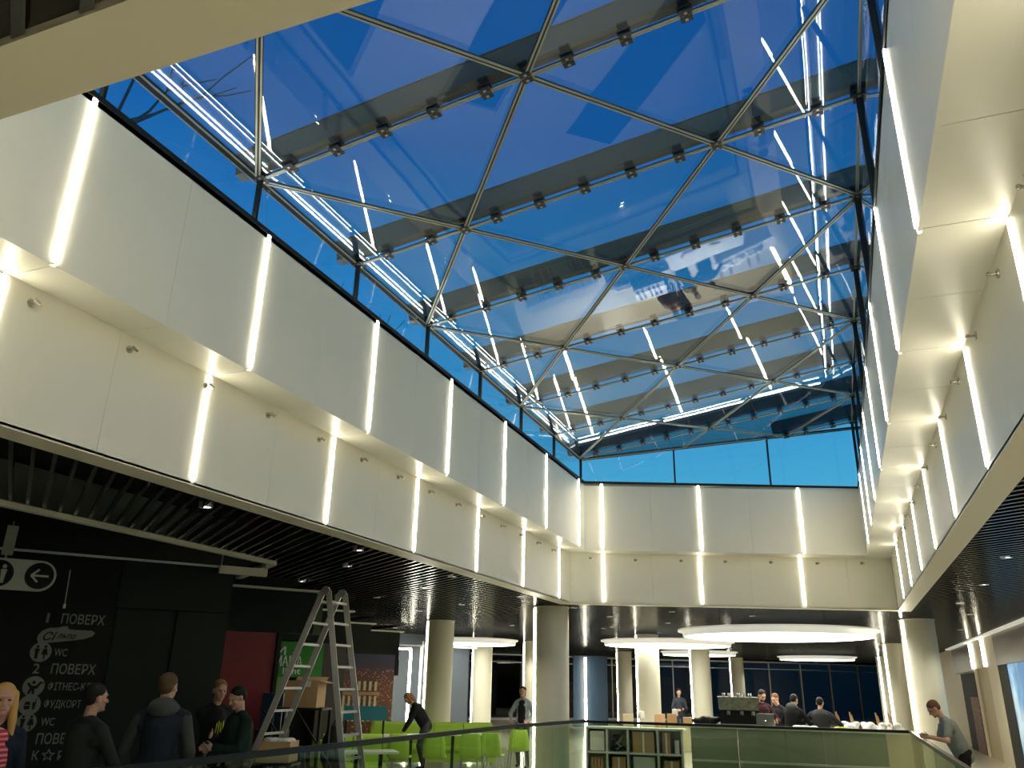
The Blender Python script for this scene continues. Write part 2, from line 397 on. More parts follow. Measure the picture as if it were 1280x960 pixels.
def clipfar(a, b):
    fa, fb = a.y - yend(a.x), b.y - yend(b.x)
    if fa > 0 and fb > 0: return None
    if fb > 0: b = a + (b - a) * (fa / (fa - fb))
    elif fa > 0: a = b + (a - b) * (fb / (fb - fa))
    return a, b
for (u0, y0), (u1, y1) in bars:
    c = clipfar(rp(X(u0), y0), rp(X(u1), y1))
    if c: dbar(c[0], c[1], 'glazing_bar')
# beams outside the glass, carried in pairs of clamps from the glass joints
for j, y in enumerate(rows):
    x0 = XC
    if y > yend(XC): x0 = XC + (y - yend(XC)) / SK
    if x0 > XE - .3: continue
    dbar(rp(x0, y), rp(XE, y), 'glazing_bar', gap=.010)
    bm = MB(); a = rp(max(x0, XC) - .25, y, .22); b = rp(XE + .55, y, .22)
    bm.bar(M['beam'], a, b, .10, .24, rnv)
    for s in (-1, 1): bm.bar(M['beam'], a + rnv * s * .125, b + rnv * s * .125, .12, .014, rnv)
    bm.build('roof_beam', None, label='grey steel roof beam above the glass, %s from the near end' % ORD[j], cat='beam', group='roof beams above the skylight glass')
    nd = nodes(j); us = []
    for p_, q_ in zip(nd[:-1], nd[1:]):
        cnt_ = 5 if q_ - p_ > .7 else 2
        us.append(p_); us += [p_ + (q_ - p_) * (i + .75) / (cnt_ + .5) for i in range(cnt_)]
    us.append(2)
    for u in us:
        x = X(u)
        if x < x0 + .02: x = x0 + .05
        if u == 2: x = XE - .04
        c = rp(x, y); mb = MB(); ex = V(1, 0, SL).normalized(); ey = V(0, 1, 0)
        for sy in (-1, 1):
            mb.obox(M['clamp'], c, ex, ey, rnv, -.05, .05, sy * .008, sy * .062, -.042, -.028)
            mb.obox(M['steel'], c, ex, ey, rnv, -.012, .012, sy * .024, sy * .046, -.048, -.042)
        mb.obox(M['clamp'], c, ex, ey, rnv, -.016, .016, -.008, .008, -.04, .09)
        mb.obox(M['clamp'], c, ex, ey, rnv, -.06, .06, -.045, .045, .02, .035)
        mb.obox(M['clamp'], c, ex, ey, rnv, -.045, .045, -.07, .07, .07, .09)
        mb.build('glass_clamp', sky)
# edge rails of the roof
for nm, a, b in (('left', rp(XC, rows[0]), rp(XC, yend(XC))), ('right', rp(XE, rows[0]), rp(XE, yend(XE))), ('far', rp(XC, yend(XC)), rp(XE, yend(XE)))):
    mb = MB(); x = (b - a).normalized().cross(Z).normalized()
    mb.bar(M['black'], a, b, .05, .05); mb.bar(M['bar'], a + x * .036 - Z * .02, b + x * .036 - Z * .02, .014, .014); mb.bar(M['bar'], a - x * .036 - Z * .02, b - x * .036 - Z * .02, .014, .014)
    mb.build('edge_rail', sky)
# ---- clerestory bands
cap = MB()
def clere(name, P, Q, topf, ms, inw):
    root = empty(name, (0, 0, 0), kind='structure'); d, n, L = local(P, Q, inw)
    f = MB(); f.obox(M['black'], P, d, n, Z, 0, L, -.01, .012, -.012, .035); f.build('bottom_rail', root)
    cuts = [0] + sorted(u for u in ms if .1 < u < L - .1) + [L]
    for u in cuts[1:-1]:
        p = P + d * u; g = MB(); g.obox(M['black'], p, d, n, Z, -.014, .014, -.05, .0, .03, topf(p) - p.z - .02); g.build('mullion', root)
    for a, b in zip(cuts[:-1], cuts[1:]):
        a += .015; b -= .015; A, B = P + d * a - n * .03, P + d * b - n * .03
        g = MB(); t = random.uniform(-.004, .004)
        pts = [A + Z * .03, B + Z * .03, V(B.x, B.y, topf(B) - .03), V(A.x, A.y, topf(A) - .03)]
        pts = [q + n * ((q - A).dot(d) * t) for q in pts]
        g.add(pts, [[0, 1, 2, 3]], M['winglass']); g.build('glass_pane', root)
    led = MB(); led.obox(M['cove'], P, d, n, Z, .05, L - .05, -.028, -.016, .0, .022)
    led.obox(M['cove'], P, d, n, Z, .05, L - .05, -.20, -.188, .0, .022)
    led.build('led_tape', root, label='continuous white LED tape on the wall cap')
    c_ = MB(); c_.obox(M['backing'], P, d, n, Z, -.1, L + .1, -.45, .0, -.06, -.002); c_.build('cap', root)
topz = lambda p: zr(p.x)
ZUp = ZU
clere('window_2', V(XL1, YF1, ZUp), V(XL1, yl1, ZUp), topz, [y - YF1 for y in rows], V(1, 0, 0))
clere('window_3', V(XR1, YF1, ZUp), V(XR1, yr1, ZUp), topz, [y - YF1 for y in rows], V(-1, 0, 0))
PU, QU = V(XL1, yl1, ZUp), V(XR1, yr1, ZUp)
clere('window_4', PU, QU, topz, [ufar(x, y, PU)[0] for x, y in ((730.5, 592), (843.5, 590), (961.5, 580))], V(0, -1, 0))
clere('window_5', V(XL1, YF1, ZUp), V(XR1, YF1, ZUp), topz, [1.8, 3.6], V(0, 1, 0))
# ================================================================ chrome wall brackets under the soffit
mb = MB()
mb.tube(M['bracket'], [V(0, 0, 0), V(.012, 0, 0)], .030, 14); mb.tube(M['bracket'], [V(.01, 0, 0), V(.055, 0, 0)], .010, 8)
mb.tube(M['bracket'], [V(.05, -.018, .012), V(.062, .018, -.006)], .014, 8); mb.ell(M['bracket'], V(.062, .026, -.008), (.014, .014, .014))
brk = mb.mesh('spotlight_bracket')
def bracket(p, rz, label, g):
    o = link('wall_bracket', brk, None, label=label, cat='bracket', group=g, loc=p, rz=rz)
i = 0; y = 2.6
while y < 15.6:
    bracket(V(XL0, y, H + 2.445), 0, 'small round chrome bracket under the left soffit, %s from the near end' % ORD[min(i, 19)], 'chrome wall brackets'); i += 1; y += .885
for i in range(16):
    y = 2.2 + 1.0 * i
    if abs((y - 4.72) / 1.98 % 1) < .04: y += .1
    if y < yr0 - .4: bracket(V(XR0, y, H + 2.445), math.pi, 'small round chrome bracket under the right soffit, %s from the near end' % ORD[i], 'chrome wall brackets')
rzf = math.atan2(-fd.x, fd.y)   # facing the room
for i, (px, py) in enumerate(((738, 697), (794, 700), (851, 701), (906, 702), (963, 703), (1021, 704), (1077, 704))):
    u, z_ = ufar(px, py, PA0); p = PA0 + fd * u; bracket(V(p.x, p.y, z_), rzf, 'small round chrome bracket on the far lower wall, %s from the left' % (['first'] + ORD[1:])[i], 'chrome wall brackets')
# ================================================================ floor, slab edge, lower level
RX0, RX1, RY0 = -5.52, 1.04, 1.0
RXC, RYC = -5.52, 14.3
CX = -5.14
def yrail(x): return 17.25 + .13 * (x - CX)
fl = MB()
fl.poly(M['floor'], [V(-30, -6, -.3), V(RX0, -6, -.3), V(RX0, 64, -.3), V(-30, 64, -.3)], Z * .3)
fl.poly(M['floor'], [V(RX1, -6, -.3), V(9, -6, -.3), V(9, 64, -.3), V(RX1, 64, -.3)], Z * .3)
fl.poly(M['floor'], [V(RX0, -6, -.3), V(RX1, -6, -.3), V(RX1, RY0, -.3), V(RX0, RY0, -.3)], Z * .3)
fl.poly(M['floor'], [V(RX0, RYC, -.3), V(CX, yrail(CX), -.3), V(RX1, yrail(RX1), -.3), V(RX1, 64, -.3), V(RX0, 64, -.3)], Z * .3)
struct('floor', fl)
lf = MB(); lf.box(M['lower'], -14, 9, -8, 30, -5.1, -5.0)
for n_ in range(5): lf.obox(M['black'], V(0, 0, 0), NV, SV, Z, -4 + n_ * 4.4, -2.2 + n_ * 4.4, -8, 14, -5.0, -4.995)  # dark bands made up to vary what the skylight glass reflects
struct('floor', lf, label='lower level floor')
# ---- outer enclosure so sky light only enters through glass
en = MB(); en.box(M['void'], -30.2, 9.2, -6.2, -6, -5, ZC + .5); struct('wall_back', en)
en = MB(); en.box(M['void'], -30.4, -30.2, -6, 64, -5, ZC + .5); struct('wall_left', en)
# ================================================================ glass railing
rail = empty('glass_railing', (RX0, RY0, 0), label='black-capped glass railing around the atrium opening', cat='railing')
def rail_side(P, Q, mtop, w, h, step):
    d = (Q - P); L = d.length; d.normalize(); n = V(-d.y, d.x, 0); k = max(1, round(L / step))
    o = P - V(RX0, RY0, 0)
    for i in range(k):
        g = MB(); a, b = L * i / k + .006, L * (i + 1) / k - .006
        g.obox(M['railglass'], o, d, n, Z, a, b, -.006, .006, .05, 1.10); g.build('glass_panel', rail)
    c = MB(); c.obox(mtop, o, d, n, Z, -.03, L + .03, -w / 2, w / 2, 1.10, 1.10 + h)
    c.build('handrail', rail)
    b = MB(); b.obox(M['black'], o, d, n, Z, 0, L, -.03, .03, 0, .06); b.build('base_channel', rail)
rail_side(V(RX0, RY0, 0), V(RX0, RYC, 0), M['black'], .06, .06, 1.45)
rail_side(V(RX0, RYC, 0), V(CX, yrail(CX), 0), M['black'], .06, .06, 1.45)
rail_side(V(CX, yrail(CX), 0), V(RX1, yrail(RX1), 0), M['black'], .06, .05, 1.5)
hr = mat('bronze_handrail', (.20, .17, .14), .28, metal=.8)
rail_side(V(RX1, yrail(RX1), 0), V(RX1, RY0, 0), hr, .06, .05, 1.5)
# ================================================================ columns with a vertical light strip
def column(px_l, D, label, strip_px=None, r=.375, sw=.035):
    pxc = px_l + r * 998 / D * 1.0
    c = at(pxc, D); t = empty('round_column', c, label=label, cat='column', group='round columns of the hall')
    mb = MB(); mb.lathe(M['column'], V(0, 0, 0), [(r, .12), (r, ZC - .03)], 36); mb.build('shaft', t)
    mb = MB(); mb.lathe(M['steel'], V(0, 0, 0), [(r + .01, 0), (r + .01, .12), (r, .12)], 36); mb.build('base_ring', t)
    mb = MB(); mb.lathe(M['trim'], V(0, 0, 0), [(r, ZC - .03), (r + .012, ZC - .03), (r + .012, ZC), (r, ZC)], 36); mb.build('top_ring', t)
    # strip on the side of the shaft
    v = V(-c.x, -c.y, 0).normalized(); side = V(v.y, -v.x, 0) * 1   # camera-left
    if side.dot(V(-.931, -.364, 0)) < 0: side = -side
    f = strip_px if strip_px is not None else .93
    dirv = (side * f + v * math.sqrt(max(0, 1 - f * f))).normalized(); q = dirv.cross(Z)
    s = MB(); s.obox(M['strip'], dirv * r, q, dirv, Z, -sw, sw, -.01, .014, .15, ZC - .04); s.build('light_strip', t)
    return t
column(668, 17.9, 'thick round cream column just behind the corner of the glass railing')
column(531, 22.9, 'round cream column behind the lime seating, left of the hanging disc lamp')
column(590, 31.5, 'round column under the left disc lamp, its top hidden by the lamp')
column(654.5, 33.4, 'slim-looking round column half hidden behind the thick column at the railing corner')
column(797, 27.6, 'round cream column in front of the wide double disc lamp, left of centre')
column(772, 42.5, 'distant round column left of the centre column, ending just below the disc lamp')
column(865, 32.6, 'round column below the right end of the second disc lamp')
column(915, 49, 'most distant round column above the espresso machine')
column(1141, 21.3, 'large round cream column at right with a bright light strip, behind the man in grey', .80)
column(1112, 32.6, 'round column directly behind the large right column', .72)
column(1102, 45.3, 'far round column at the right end of the glass facade', .62)
# ================================================================ hanging disc lamps
def disc(px, D, r, z, label):
    c = at(px, D); t = empty('disc_lamp', V(c.x, c.y, z), label=label, cat='lamp', group='hanging disc lamps')
    mb = MB(); mb.lathe(M['disc'], V(0, 0, 0), [(.001, -.13), (r * .93, -.13)], 48, False); mb.build('diffuser', t)
    mb = MB(); mb.lathe(M['discrim'], V(0, 0, 0), [(r * .93, -.13), (r * .945, -.13), (r * .95, -.03), (r, -.01), (r, .03), (.001, .03)], 48); mb.build('rim', t)
    for k in range(4):
        a = math.pi / 4 + k * math.pi / 2
        w_ = MB(); w_.tube(M['black'], [V(r * .7 * math.cos(a), r * .7 * math.sin(a), .03), V(r * .7 * math.cos(a), r * .7 * math.sin(a), ZC - z + .05)], .006, 6); w_.build('hanger_wire', t)
disc(976, 21.2, 2.33, H + 1.27, 'largest hanging disc lamp, nearest the right wall of the atrium')
disc(836, 28.6, 2.2, H + 1.37, 'second hanging disc lamp, crossed by the centre column')
disc(876, 37.0, 1.62, H + 1.37, 'smaller disc lamp seen just beneath the second one')
disc(1025, 42.4, 1.78, H + 1.40, 'distant disc lamp at right under the largest one')
disc(588, 29, 1.6, H + 1.33, 'hanging disc lamp at the left between two columns')
# ================================================================ recessed downlights (each with its own lamp)
DOWNW = 105.
dl_me = None
def downlight(q, label, pw=1.):
    global dl_me
    if dl_me is None:
        mb = MB(); mb.lathe(M['steel'], V(0, 0, 0), [(.055, .01), (.055, -.004), (.068, -.004), (.068, .05)], 20)
        e = MB(); e.lathe(M['down'], V(0, 0, 0), [(.001, .006), (.055, .006)], 20, False); dl_me = (mb.mesh('downlight'), e.mesh('lens'))
    o = link('downlight', dl_me[0], None, loc=q, label=label, cat='downlight', group='recessed downlights')
    link('lens', dl_me[1], o)
    ld = bpy.data.lights.new('downlight_lamp', 'SPOT'); ld.energy = DOWNW * pw; ld.color = (1, .93, .76); ld.spot_size = 2.2; ld.spot_blend = .6; ld.shadow_soft_size = .05
    lo = bpy.data.objects.new('lamp', ld); C.objects.link(lo); lo.parent = o; lo.location = (0, 0, -.03)
for px, py, lab in [
    (257, 634, 'recessed downlight nearest the left fascia, above the black directory wall'), (448, 688, 'downlight beside the left fascia, right of the ladder top'),
    (434, 708, 'downlight just right of and above the ladder top'), (377, 727, 'downlight directly left of the ladder top'),
    (565, 721, 'downlight close to the left fascia above the lime seating'), (530, 735, 'downlight above the lime seating, left of its fascia-side neighbour'),
    (577, 756, 'downlight between the two left columns'), (524, 764, 'downlight just above the column behind the lime seating'),
    (494, 785, 'downlight low at left, over the glass room'), (650, 746, 'downlight tucked beside the thick column top, left side'),
    (640, 782, 'downlight above the left disc lamp'), (471, 747, 'downlight beyond the ladder, over the last black shop front'),
    (1258, 697, 'nearest downlight in the right dark ceiling'), (1230, 731, 'second downlight in the right dark ceiling'),
    (1200, 754, 'third downlight in the right dark ceiling, above the large column'), (1213, 768, 'farthest downlight in the right dark ceiling'),
    (762, 771, 'far ceiling downlight right of the thick column, nearest the wall'), (766, 784, 'far ceiling downlight below the one right of the thick column'),
    (717, 760, 'far ceiling downlight touching the thick column'), (840, 765, 'far ceiling downlight right of the centre column'),
    (835, 779, 'far ceiling downlight below its neighbour at the centre column'), (824, 791, 'far ceiling downlight beside the centre column top'),
    (940, 770, 'far ceiling downlight above the largest disc lamp')]:
    downlight(onz(px, py, ZC), lab, .14 if px < 480 else .5 if px < 700 else 1.)
for i, (x, y) in enumerate(((-4.2, -.8), (-2.6, -.8), (-1, -.8), (.6, -.8), (2.6, -.8), (2.6, 2.2), (2.6, 5.2), (2.6, 8.2), (-6.3, 1.), (-6.4, 3.2))):
    downlight(V(x, y, ZC), 'added downlight behind or beside the camera, %s of the unseen row' % (['first'] + ORD[1:])[i], 2.0 if x > -5 else .12)  # unseen lamps added so floor bounce brightens the trim undersides
for i, (x, y) in enumerate(((-1, 25), (-6.5, 24), (0, 31), (-6, 34.5), (-11, 30), (-2, 38), (-8, 41), (-1, 46), (-4, 49), (-13, 41), (-12, 25), (3, 25), (-15, 34))):
    downlight(V(x, y, ZC), 'added downlight deep in the far hall ceiling, %s of the far ones' % (['first'] + ORD[1:])[i], 1.6)  # extra lamps added to brighten the far hall
for i, (x, y) in enumerate(((-4.2, 2.4), (-4.2, 6), (-4.2, 9.6), (-4.2, 13.2), (.2, 2.4), (.2, 6), (.2, 9.6), (.2, 13.2), (-2, 17.5), (-2, 0), (-6.5, 6), (-6.5, 12), (2.4, 6), (2.4, 12), (-2, 4.5), (-2, 12))):
    if RX0 < x < RX1 and RY0 < y < 17: continue
    downlight(V(x, y, -.33), 'added lower level downlight, %s of the unseen ones' % (['first'] + ORD[1:])[i], 4.)  # unseen lamps added to brighten the lower floor for bounce and reflections
# ================================================================ shops on the left (stepped diagonal fronts)
def spanel(name, mb_, m, n0, n1, s, z0, z1, th=.06, parent=None):
    mb_.obox(m, V(0, 0, 0), NV, SV, Z, n0, n1, s, s + th, z0, z1)
# white ceiling frame and grey bulkhead over the first front
t1 = MB(); t1.box(M['trim'], -7.44, -7.35, 2.0, 9.5, ZC - .055, ZC - .003)
P1, P2 = V(-7.41, 9.5, 0), V(-9.05, 10.77, 0); d_ = (P2 - P1).normalized()
t1.obox(M['trim'], P1, d_, V(d_.y, -d_.x, 0), Z, 0, (P2 - P1).length, -.05, .06, ZC - .055, ZC - .003); struct('trim_1', t1)
bh = MB(); bh.box(M['concrete'], -7.56, -7.46, 2.0, 9.4, ZC + .03, ZC + .41); struct('trim_2', bh)
# first front: black directory wall
wl = MB(); wl.obox(M['signwall'], V(0, 0, 0), NV, SV, Z, -7, 2.43, 11.69, 11.9, 0, ZC - .16); sw = struct('wall_shops', wl)
for n0_, n1_ in ((-6.9, -4.4), (-4.4, -1.9), (-1.9, 1.02)):
    p = MB(); spanel('p', p, M['signwall'], n0_ + .004, n1_ - .004, 11.65, 0.02, ZC - .14, .04); p.build('wall_panel', sw)
p = MB(); spanel('p', p, M['signwall2'], 1.03, 2.43, 11.63, H + .80, ZC - .14, .06); p.build('wall_panel', sw)
p = MB(); spanel('p', p, M['signwall2'], 1.78, 2.43, 11.63, .02, H + .79, .06); p.build('wall_panel', sw)
p = MB(); spanel('p', p, M['signwall2'], 1.06, 1.76, 11.67, .02, H + .78, .02); p.build('door_leaf', sw)
p = MB(); p.obox(M['mullion'], V(0, 0, 0), NV, SV, Z, -1, 2.45, 11.62, 11.66, ZC - .16, ZC - .13); p.build('top_rail', sw)
p = MB(); p.obox(M['signwall'], V(0, 0, 0), NV, SV, Z, 2.37, 2.43, 11.9, 13.9, 0, ZC - .16); p.build('side_panel', sw)
# generic shop header box
def shop(idx, n0, n1, s, ztop, zhead, face, nw=None):
    w_ = MB(); w_.obox(face, V(0, 0, 0), NV, SV, Z, n0, n1, s, s + .5, zhead, ztop); w_.obox(face, V(0, 0, 0), NV, SV, Z, n0, nw or n1, s + .5, s + .6, 0, zhead)
    r = struct('wall_shops', w_)
    w_ = MB(); w_.obox(M['trim'], V(0, 0, 0), NV, SV, Z, n0, n1 + .10, s - .10, s, ztop, ztop + .035); w_.obox(M['trim'], V(0, 0, 0), NV, SV, Z, n1, n1 + .10, s, s + 3.4, ztop, ztop + .035); w_.build('top_trim', r)
    return r
s2 = shop(2, 2.5, 4.36, 13.84, H + 1.37, H + .70, M['signwall2'], 3.78)
p = MB(); spanel('p', p, M['red'], 2.43, 3.72, 13.90, .05, H + .69, .03); p.build('roller_panel', s2, label='flat crimson panel closing the shop opening')
p = MB(); p.obox(mat('dark_green_post', (.03, .08, .02), .5), V(0, 0, 0), NV, SV, Z, 4.30, 4.43, 13.82, 13.95, H + .69, H + 1.37); p.build('corner_post', s2)
p = MB(); p.obox(M['black'], V(0, 0, 0), NV, SV, Z, 3.73, 3.79, 13.84, 13.94, 0, H + .70); p.build('door_post', s2)
s3 = shop(3, 4.40, 6.15, 17.33, H + 1.36, H + .72, M['signwall2'])
s4 = shop(4, 6.15, 8.05, 20.86, H + 1.36, H + .62, M['black'])
s5 = shop(5, 8.09, 10.08, 23.68, H + 1.36, H + .55, M['black'])
p = MB(); spanel('p', p, M['lightgreen'], 4.45, 4.95, 17.45, .1, H + .03, .03); p.build('wall_panel', s3, label='yellow-green lower wall panel')
brown = mat('dark_brown_post', (.05, .042, .035), .6)
p = MB(); p.obox(brown, V(0, 0, 0), NV, SV, Z, 5.60, 6.15, 17.30, 17.40, .0, H + .70); p.build('corner_post', s3)
p = MB(); p.obox(M['signwall2'], V(0, 0, 0), NV, SV, Z, 6.05, 6.15, 17.40, 21.3, .0, H + 1.36); p.build('side_panel', s3)
p = MB(); p.obox(M['black'], V(0, 0, 0), NV, SV, Z, 9.1, 10.08, 23.62, 23.70, H + .12, H + .56); p.build('header_drop', s5)
# small white ceiling box and rods by the frame corner
b_ = MB(); q = onz(304, 714, H + 1.36); b_.obox(M['trim'], V(0, 0, 0), NV, SV, Z, -.32, .32, -.05, .05, -.05, .05)
for s in (-.3, .3): b_.tube(M['steel'], [NV * s + Z * .05, NV * s + V(0, 0, .19)], .012, 6)
b_.build('hanging_box', loc=q, label='small white box lamp hanging at the corner of the white ceiling frame', cat='lamp')
# ---- text helper (built-in font converted to mesh)
def textmesh(txt, size, shear=0., ex=.003):
    cu = bpy.data.curves.new('t', 'FONT'); cu.body = txt; cu.size = size; cu.shear = shear; cu.extrude = ex; cu.offset = size * .012; cu.resolution_u = 3
    ob = bpy.data.objects.new('t', cu); C.objects.link(ob); dg = bpy.context.evaluated_depsgraph_get(); dg.update()
    me = bpy.data.meshes.new_from_object(ob.evaluated_get(dg)); bpy.data.objects.remove(ob); bpy.data.curves.remove(cu); return me
def walltext(name, txt, m, s, pxl, pyb, pxr, parent, off=.012, cap=None, label=None, shear=0.):
    A = ons(pxl, pyb, s - off); B = ons(pxr, pyb + .06 * (pxr - pxl), s - off)
    me = textmesh(txt, 1.0, shear, .002); xs = [v.co.x for v in me.vertices]; ys = [v.co.y for v in me.vertices]
    x0, x1, y0, y1 = min(xs), max(xs), min(ys), max(ys); n0, n1 = A.dot(NV), B.dot(NV); kx = (n1 - n0) / (x1 - x0)
    ky = kx if cap is None else cap / .73
    for v in me.vertices:
        x, y, z = v.co; w_ = NV * (n0 + (x - x0) * kx) + SV * (s - off) - SV * z; v.co = V(w_.x, w_.y, A.z + (y - 0) * ky)
    me.materials.clear(); me.materials.append(m); return link(name, me, parent, label=label)
def plate(mb, m, s, px, py, rx, rz, off=.008, n=28, th=.004):
    c = ons(px, py, s - off); mb.poly(m, [c + NV * rx * math.cos(2 * math.pi * k / n) + Z * rz * math.sin(2 * math.pi * k / n) for k in range(n)], -SV * th)
    return c
def blob(mb, m, c, shapes, s, off):   # pictogram pieces as rectangles / discs in wall coordinates (n, z)
    for sh in shapes:
        if sh[0] == 'd':
            _, x, z, r = sh; mb.poly(m, [c + NV * (x + r * math.cos(2 * math.pi * k / 12)) + Z * (z + r * math.sin(2 * math.pi * k / 12)) - SV * off for k in range(12)], -SV * .003)
        else: mb.poly(m, [c + NV * x + Z * z - SV * off for x, z in sh[1]], -SV * .003)
S1 = 11.65
dr = empty('directory_sign', NS(.4, S1 - .01, H), label='black wall directory listing floors in grey letters and pictograms', cat='sign'); di = -Vector(dr.location)
class Shift: pass
def toroot(o, r): o.parent = r; o.matrix_parent_inverse = Matrix.Translation(-Vector(r.location)); return o
def dtext(txt, pxl, pyb, pxr, cap, shear=.0, m=M['letter'], root=dr, name='lettering', label=None, s=S1, off=.012):
    return toroot(walltext(name, txt, m, s, pxl, pyb, pxr, None, off, cap, label, shear), root)
px_m = 11.85 / 998
dtext('1', 57, 778, 60.5, .115); dtext('ПОВЕРХ', 76, 779, 130, .115)
dtext('2', 40, 841.5, 48, .115); dtext('ПОВЕРХ', 63, 842, 118, .115)
dtext('WC', 67, 820, 83, .09); dtext('ФІТНЕС-КЛУБ', 59, 862.5, 124, .085); dtext('ФУДКОРТ', 54, 884.5, 100, .085)
dtext('WC', 50, 907, 67, .09); dtext('3', 22, 930, 30, .115); dtext('ПОВЕРХ', 44, 930, 99, .115); dtext('К', 39, 950, 47, .10); dtext('Р', 71, 950, 79, .10)
mb = MB(); c = ons(60, 944, S1 - .012)
st = []
for k in range(10):
    a = math.pi / 2 + k * math.pi / 5; r = .075 if k % 2 == 0 else .034; st.append((r * math.cos(a), r * math.sin(a)))
for k in range(10):
    a, b = st[k], st[(k + 1) % 10]; mb.poly(M['letter'], [c + NV * a[0] + Z * a[1], c + NV * b[0] + Z * b[1], c + NV * b[0] * .62 + Z * b[1] * .62, c + NV * a[0] * .62 + Z * a[1] * .62], -SV * .003)
toroot(mb.build('star', None), dr)
def pict(px, py, kind, r=.115):
    mb = MB(); c = plate(mb, M['letter'], S1, px, py, r, r); B = M['signwall']
    man = lambda x: [('d', x, .062, .016), ('p', [(x - .028, .04), (x + .028, .04), (x + .016, -.02), (x + .014, -.078), (x - .014, -.078), (x - .016, -.02)])]
    if kind == 'wc': sh = man(-.042) + [('d', .042, .062, .016), ('p', [(.024, .04), (.06, .04), (.078, -.03), (.05, -.03), (.05, -.078), (.034, -.078), (.034, -.03), (.006, -.03)])]
    elif kind == 'fit': sh = [('d', -.005, .045, .018), ('p', [(-.075, .03), (-.055, .045), (-.02, .005), (.03, .01), (.06, .06), (.08, .05), (.045, -.02), (.015, -.03), (.02, -.085), (-.005, -.085), (-.015, -.04), (-.03, -.085), (-.055, -.08), (-.035, -.02)]), ('p', [(.055, .055), (.095, .045), (.098, .03), (.06, .04)])]
    else: sh = [('p', [(-.06, -.01), (.01, -.01), (.0, -.05), (-.05, -.05)]), ('p', [(-.06, .0), (.01, .0), (-.005, .035), (-.045, .035)]), ('p', [(.025, .03), (.065, .03), (.058, -.05), (.032, -.05)]), ('p', [(.045, .03), (.055, .03), (.07, .07), (.06, .07)])]
    blob(mb, B, c, sh, S1, .005); toroot(mb.build('pictogram', None), dr)
pict(51, 815, 'wc'); pict(42, 858, 'fit'); pict(37, 881, 'food'); pict(33, 903, 'wc', .105)
# shop logo: rounded swoosh with script letters
mb = MB(); A = ons(46, 799, S1 - .01)
prof = [(0, 0), (.02, -.035), (.06, -.045), (.25, -.02), (.50, .02), (.60, .06), (.62, .10), (.58, .125), (.40, .125), (.32, .13), (.30, .165), (.24, .16), (.21, .145), (.10, .135), (.04, .10), (.005, .05)]
mb.poly(M['letter'], [A + NV * x + Z * z for x, z in prof], -SV * .004); toroot(mb.build('logo_plate', None, label='grey rounded logo shape with dark script letters'), dr)
dtext('Сі', 53, 800, 70, .095, .35, M['signwall'], off=.022); dtext('льпо', 71, 798, 94, .07, .35, M['signwall'], off=.022)
# ---- hanging white pill sign with arrow
PS = empty('hanging_sign', onz(22, 718, H + 1.0), label='white pill-shaped hanging sign with restroom pictogram and left arrow in black circles', cat='sign')
s0 = Vector(PS.location).dot(SV)
c0 = Vector(PS.location); hz = .165
mb = MB(); pts = []
for k in range(13): a = -math.pi / 2 + math.pi * k / 12; pts.append(NV * (.21 + hz * math.cos(a)) + Z * hz * math.sin(a))
for k in range(13): a = math.pi / 2 + math.pi * k / 12; pts.append(NV * (-.95 + hz * math.cos(a)) + Z * hz * math.sin(a))
mb.poly(M['pill'], pts, SV * .05); mb.build('sign_plate', PS)
def ring_(x, r, off, m, mb): mb.poly(m, [NV * (x + r * math.cos(2 * math.pi * k / 28)) + Z * r * math.sin(2 * math.pi * k / 28) - SV * off for k in range(28)], -SV * .004)
mb = MB(); ring_(.21, .142, .001, M['signwall'], mb)
for a_, b_ in (((.13, 0), (.30, 0)), ((.13, 0), (.20, .068)), ((.13, 0), (.20, -.068))):
    mb.bar(M['pill'], NV * a_[0] + Z * a_[1] - SV * .008, NV * b_[0] + Z * b_[1] - SV * .008, .006, .022)
mb.build('arrow', PS)
mb = MB(); ring_(-.18, .142, .001, M['signwall'], mb)
blob(mb, M['pill'], V(0, 0, 0), [('d', -.135, .075, .022), ('p', [(-.165, .045), (-.105, .045), (-.115, -.03), (-.12, -.10), (-.15, -.10), (-.155, -.03)]), ('d', -.225, .075, .022), ('p', [(-.25, .045), (-.20, .045), (-.175, -.04), (-.21, -.04), (-.21, -.10), (-.24, -.10), (-.24, -.04), (-.275, -.04)])], 0, .006)
mb.build('pictogram', PS)
for x in (-.15, -.75):
    mb = MB(); mb.tube(M['steel'], [NV * x + SV * .025 + Z * hz, NV * x + SV * .025 + Z * (ZC - c0.z + .02)], .008, 6); mb.build('hanger_rod', PS)
mb = MB(); mb.obox(M['concrete'], V(0, 0, 0), NV, SV, Z, -.2, -.09, 0, .05, .2, ZC - c0.z - .03); mb.build('hanger_plate', PS)
# short lit cord on the directory wall
mb = MB(); A, B = ons(88, 712, 11.3), ons(81, 755, 11.3); mb.tube(M['steel'], [A, B], .006, 6); mb.tube(M['paper'], [B, B - Z * .05], .014, 8); mb.build('pull_cord', label='thin pull cord with pale end hanging before the directory wall', cat='cord')
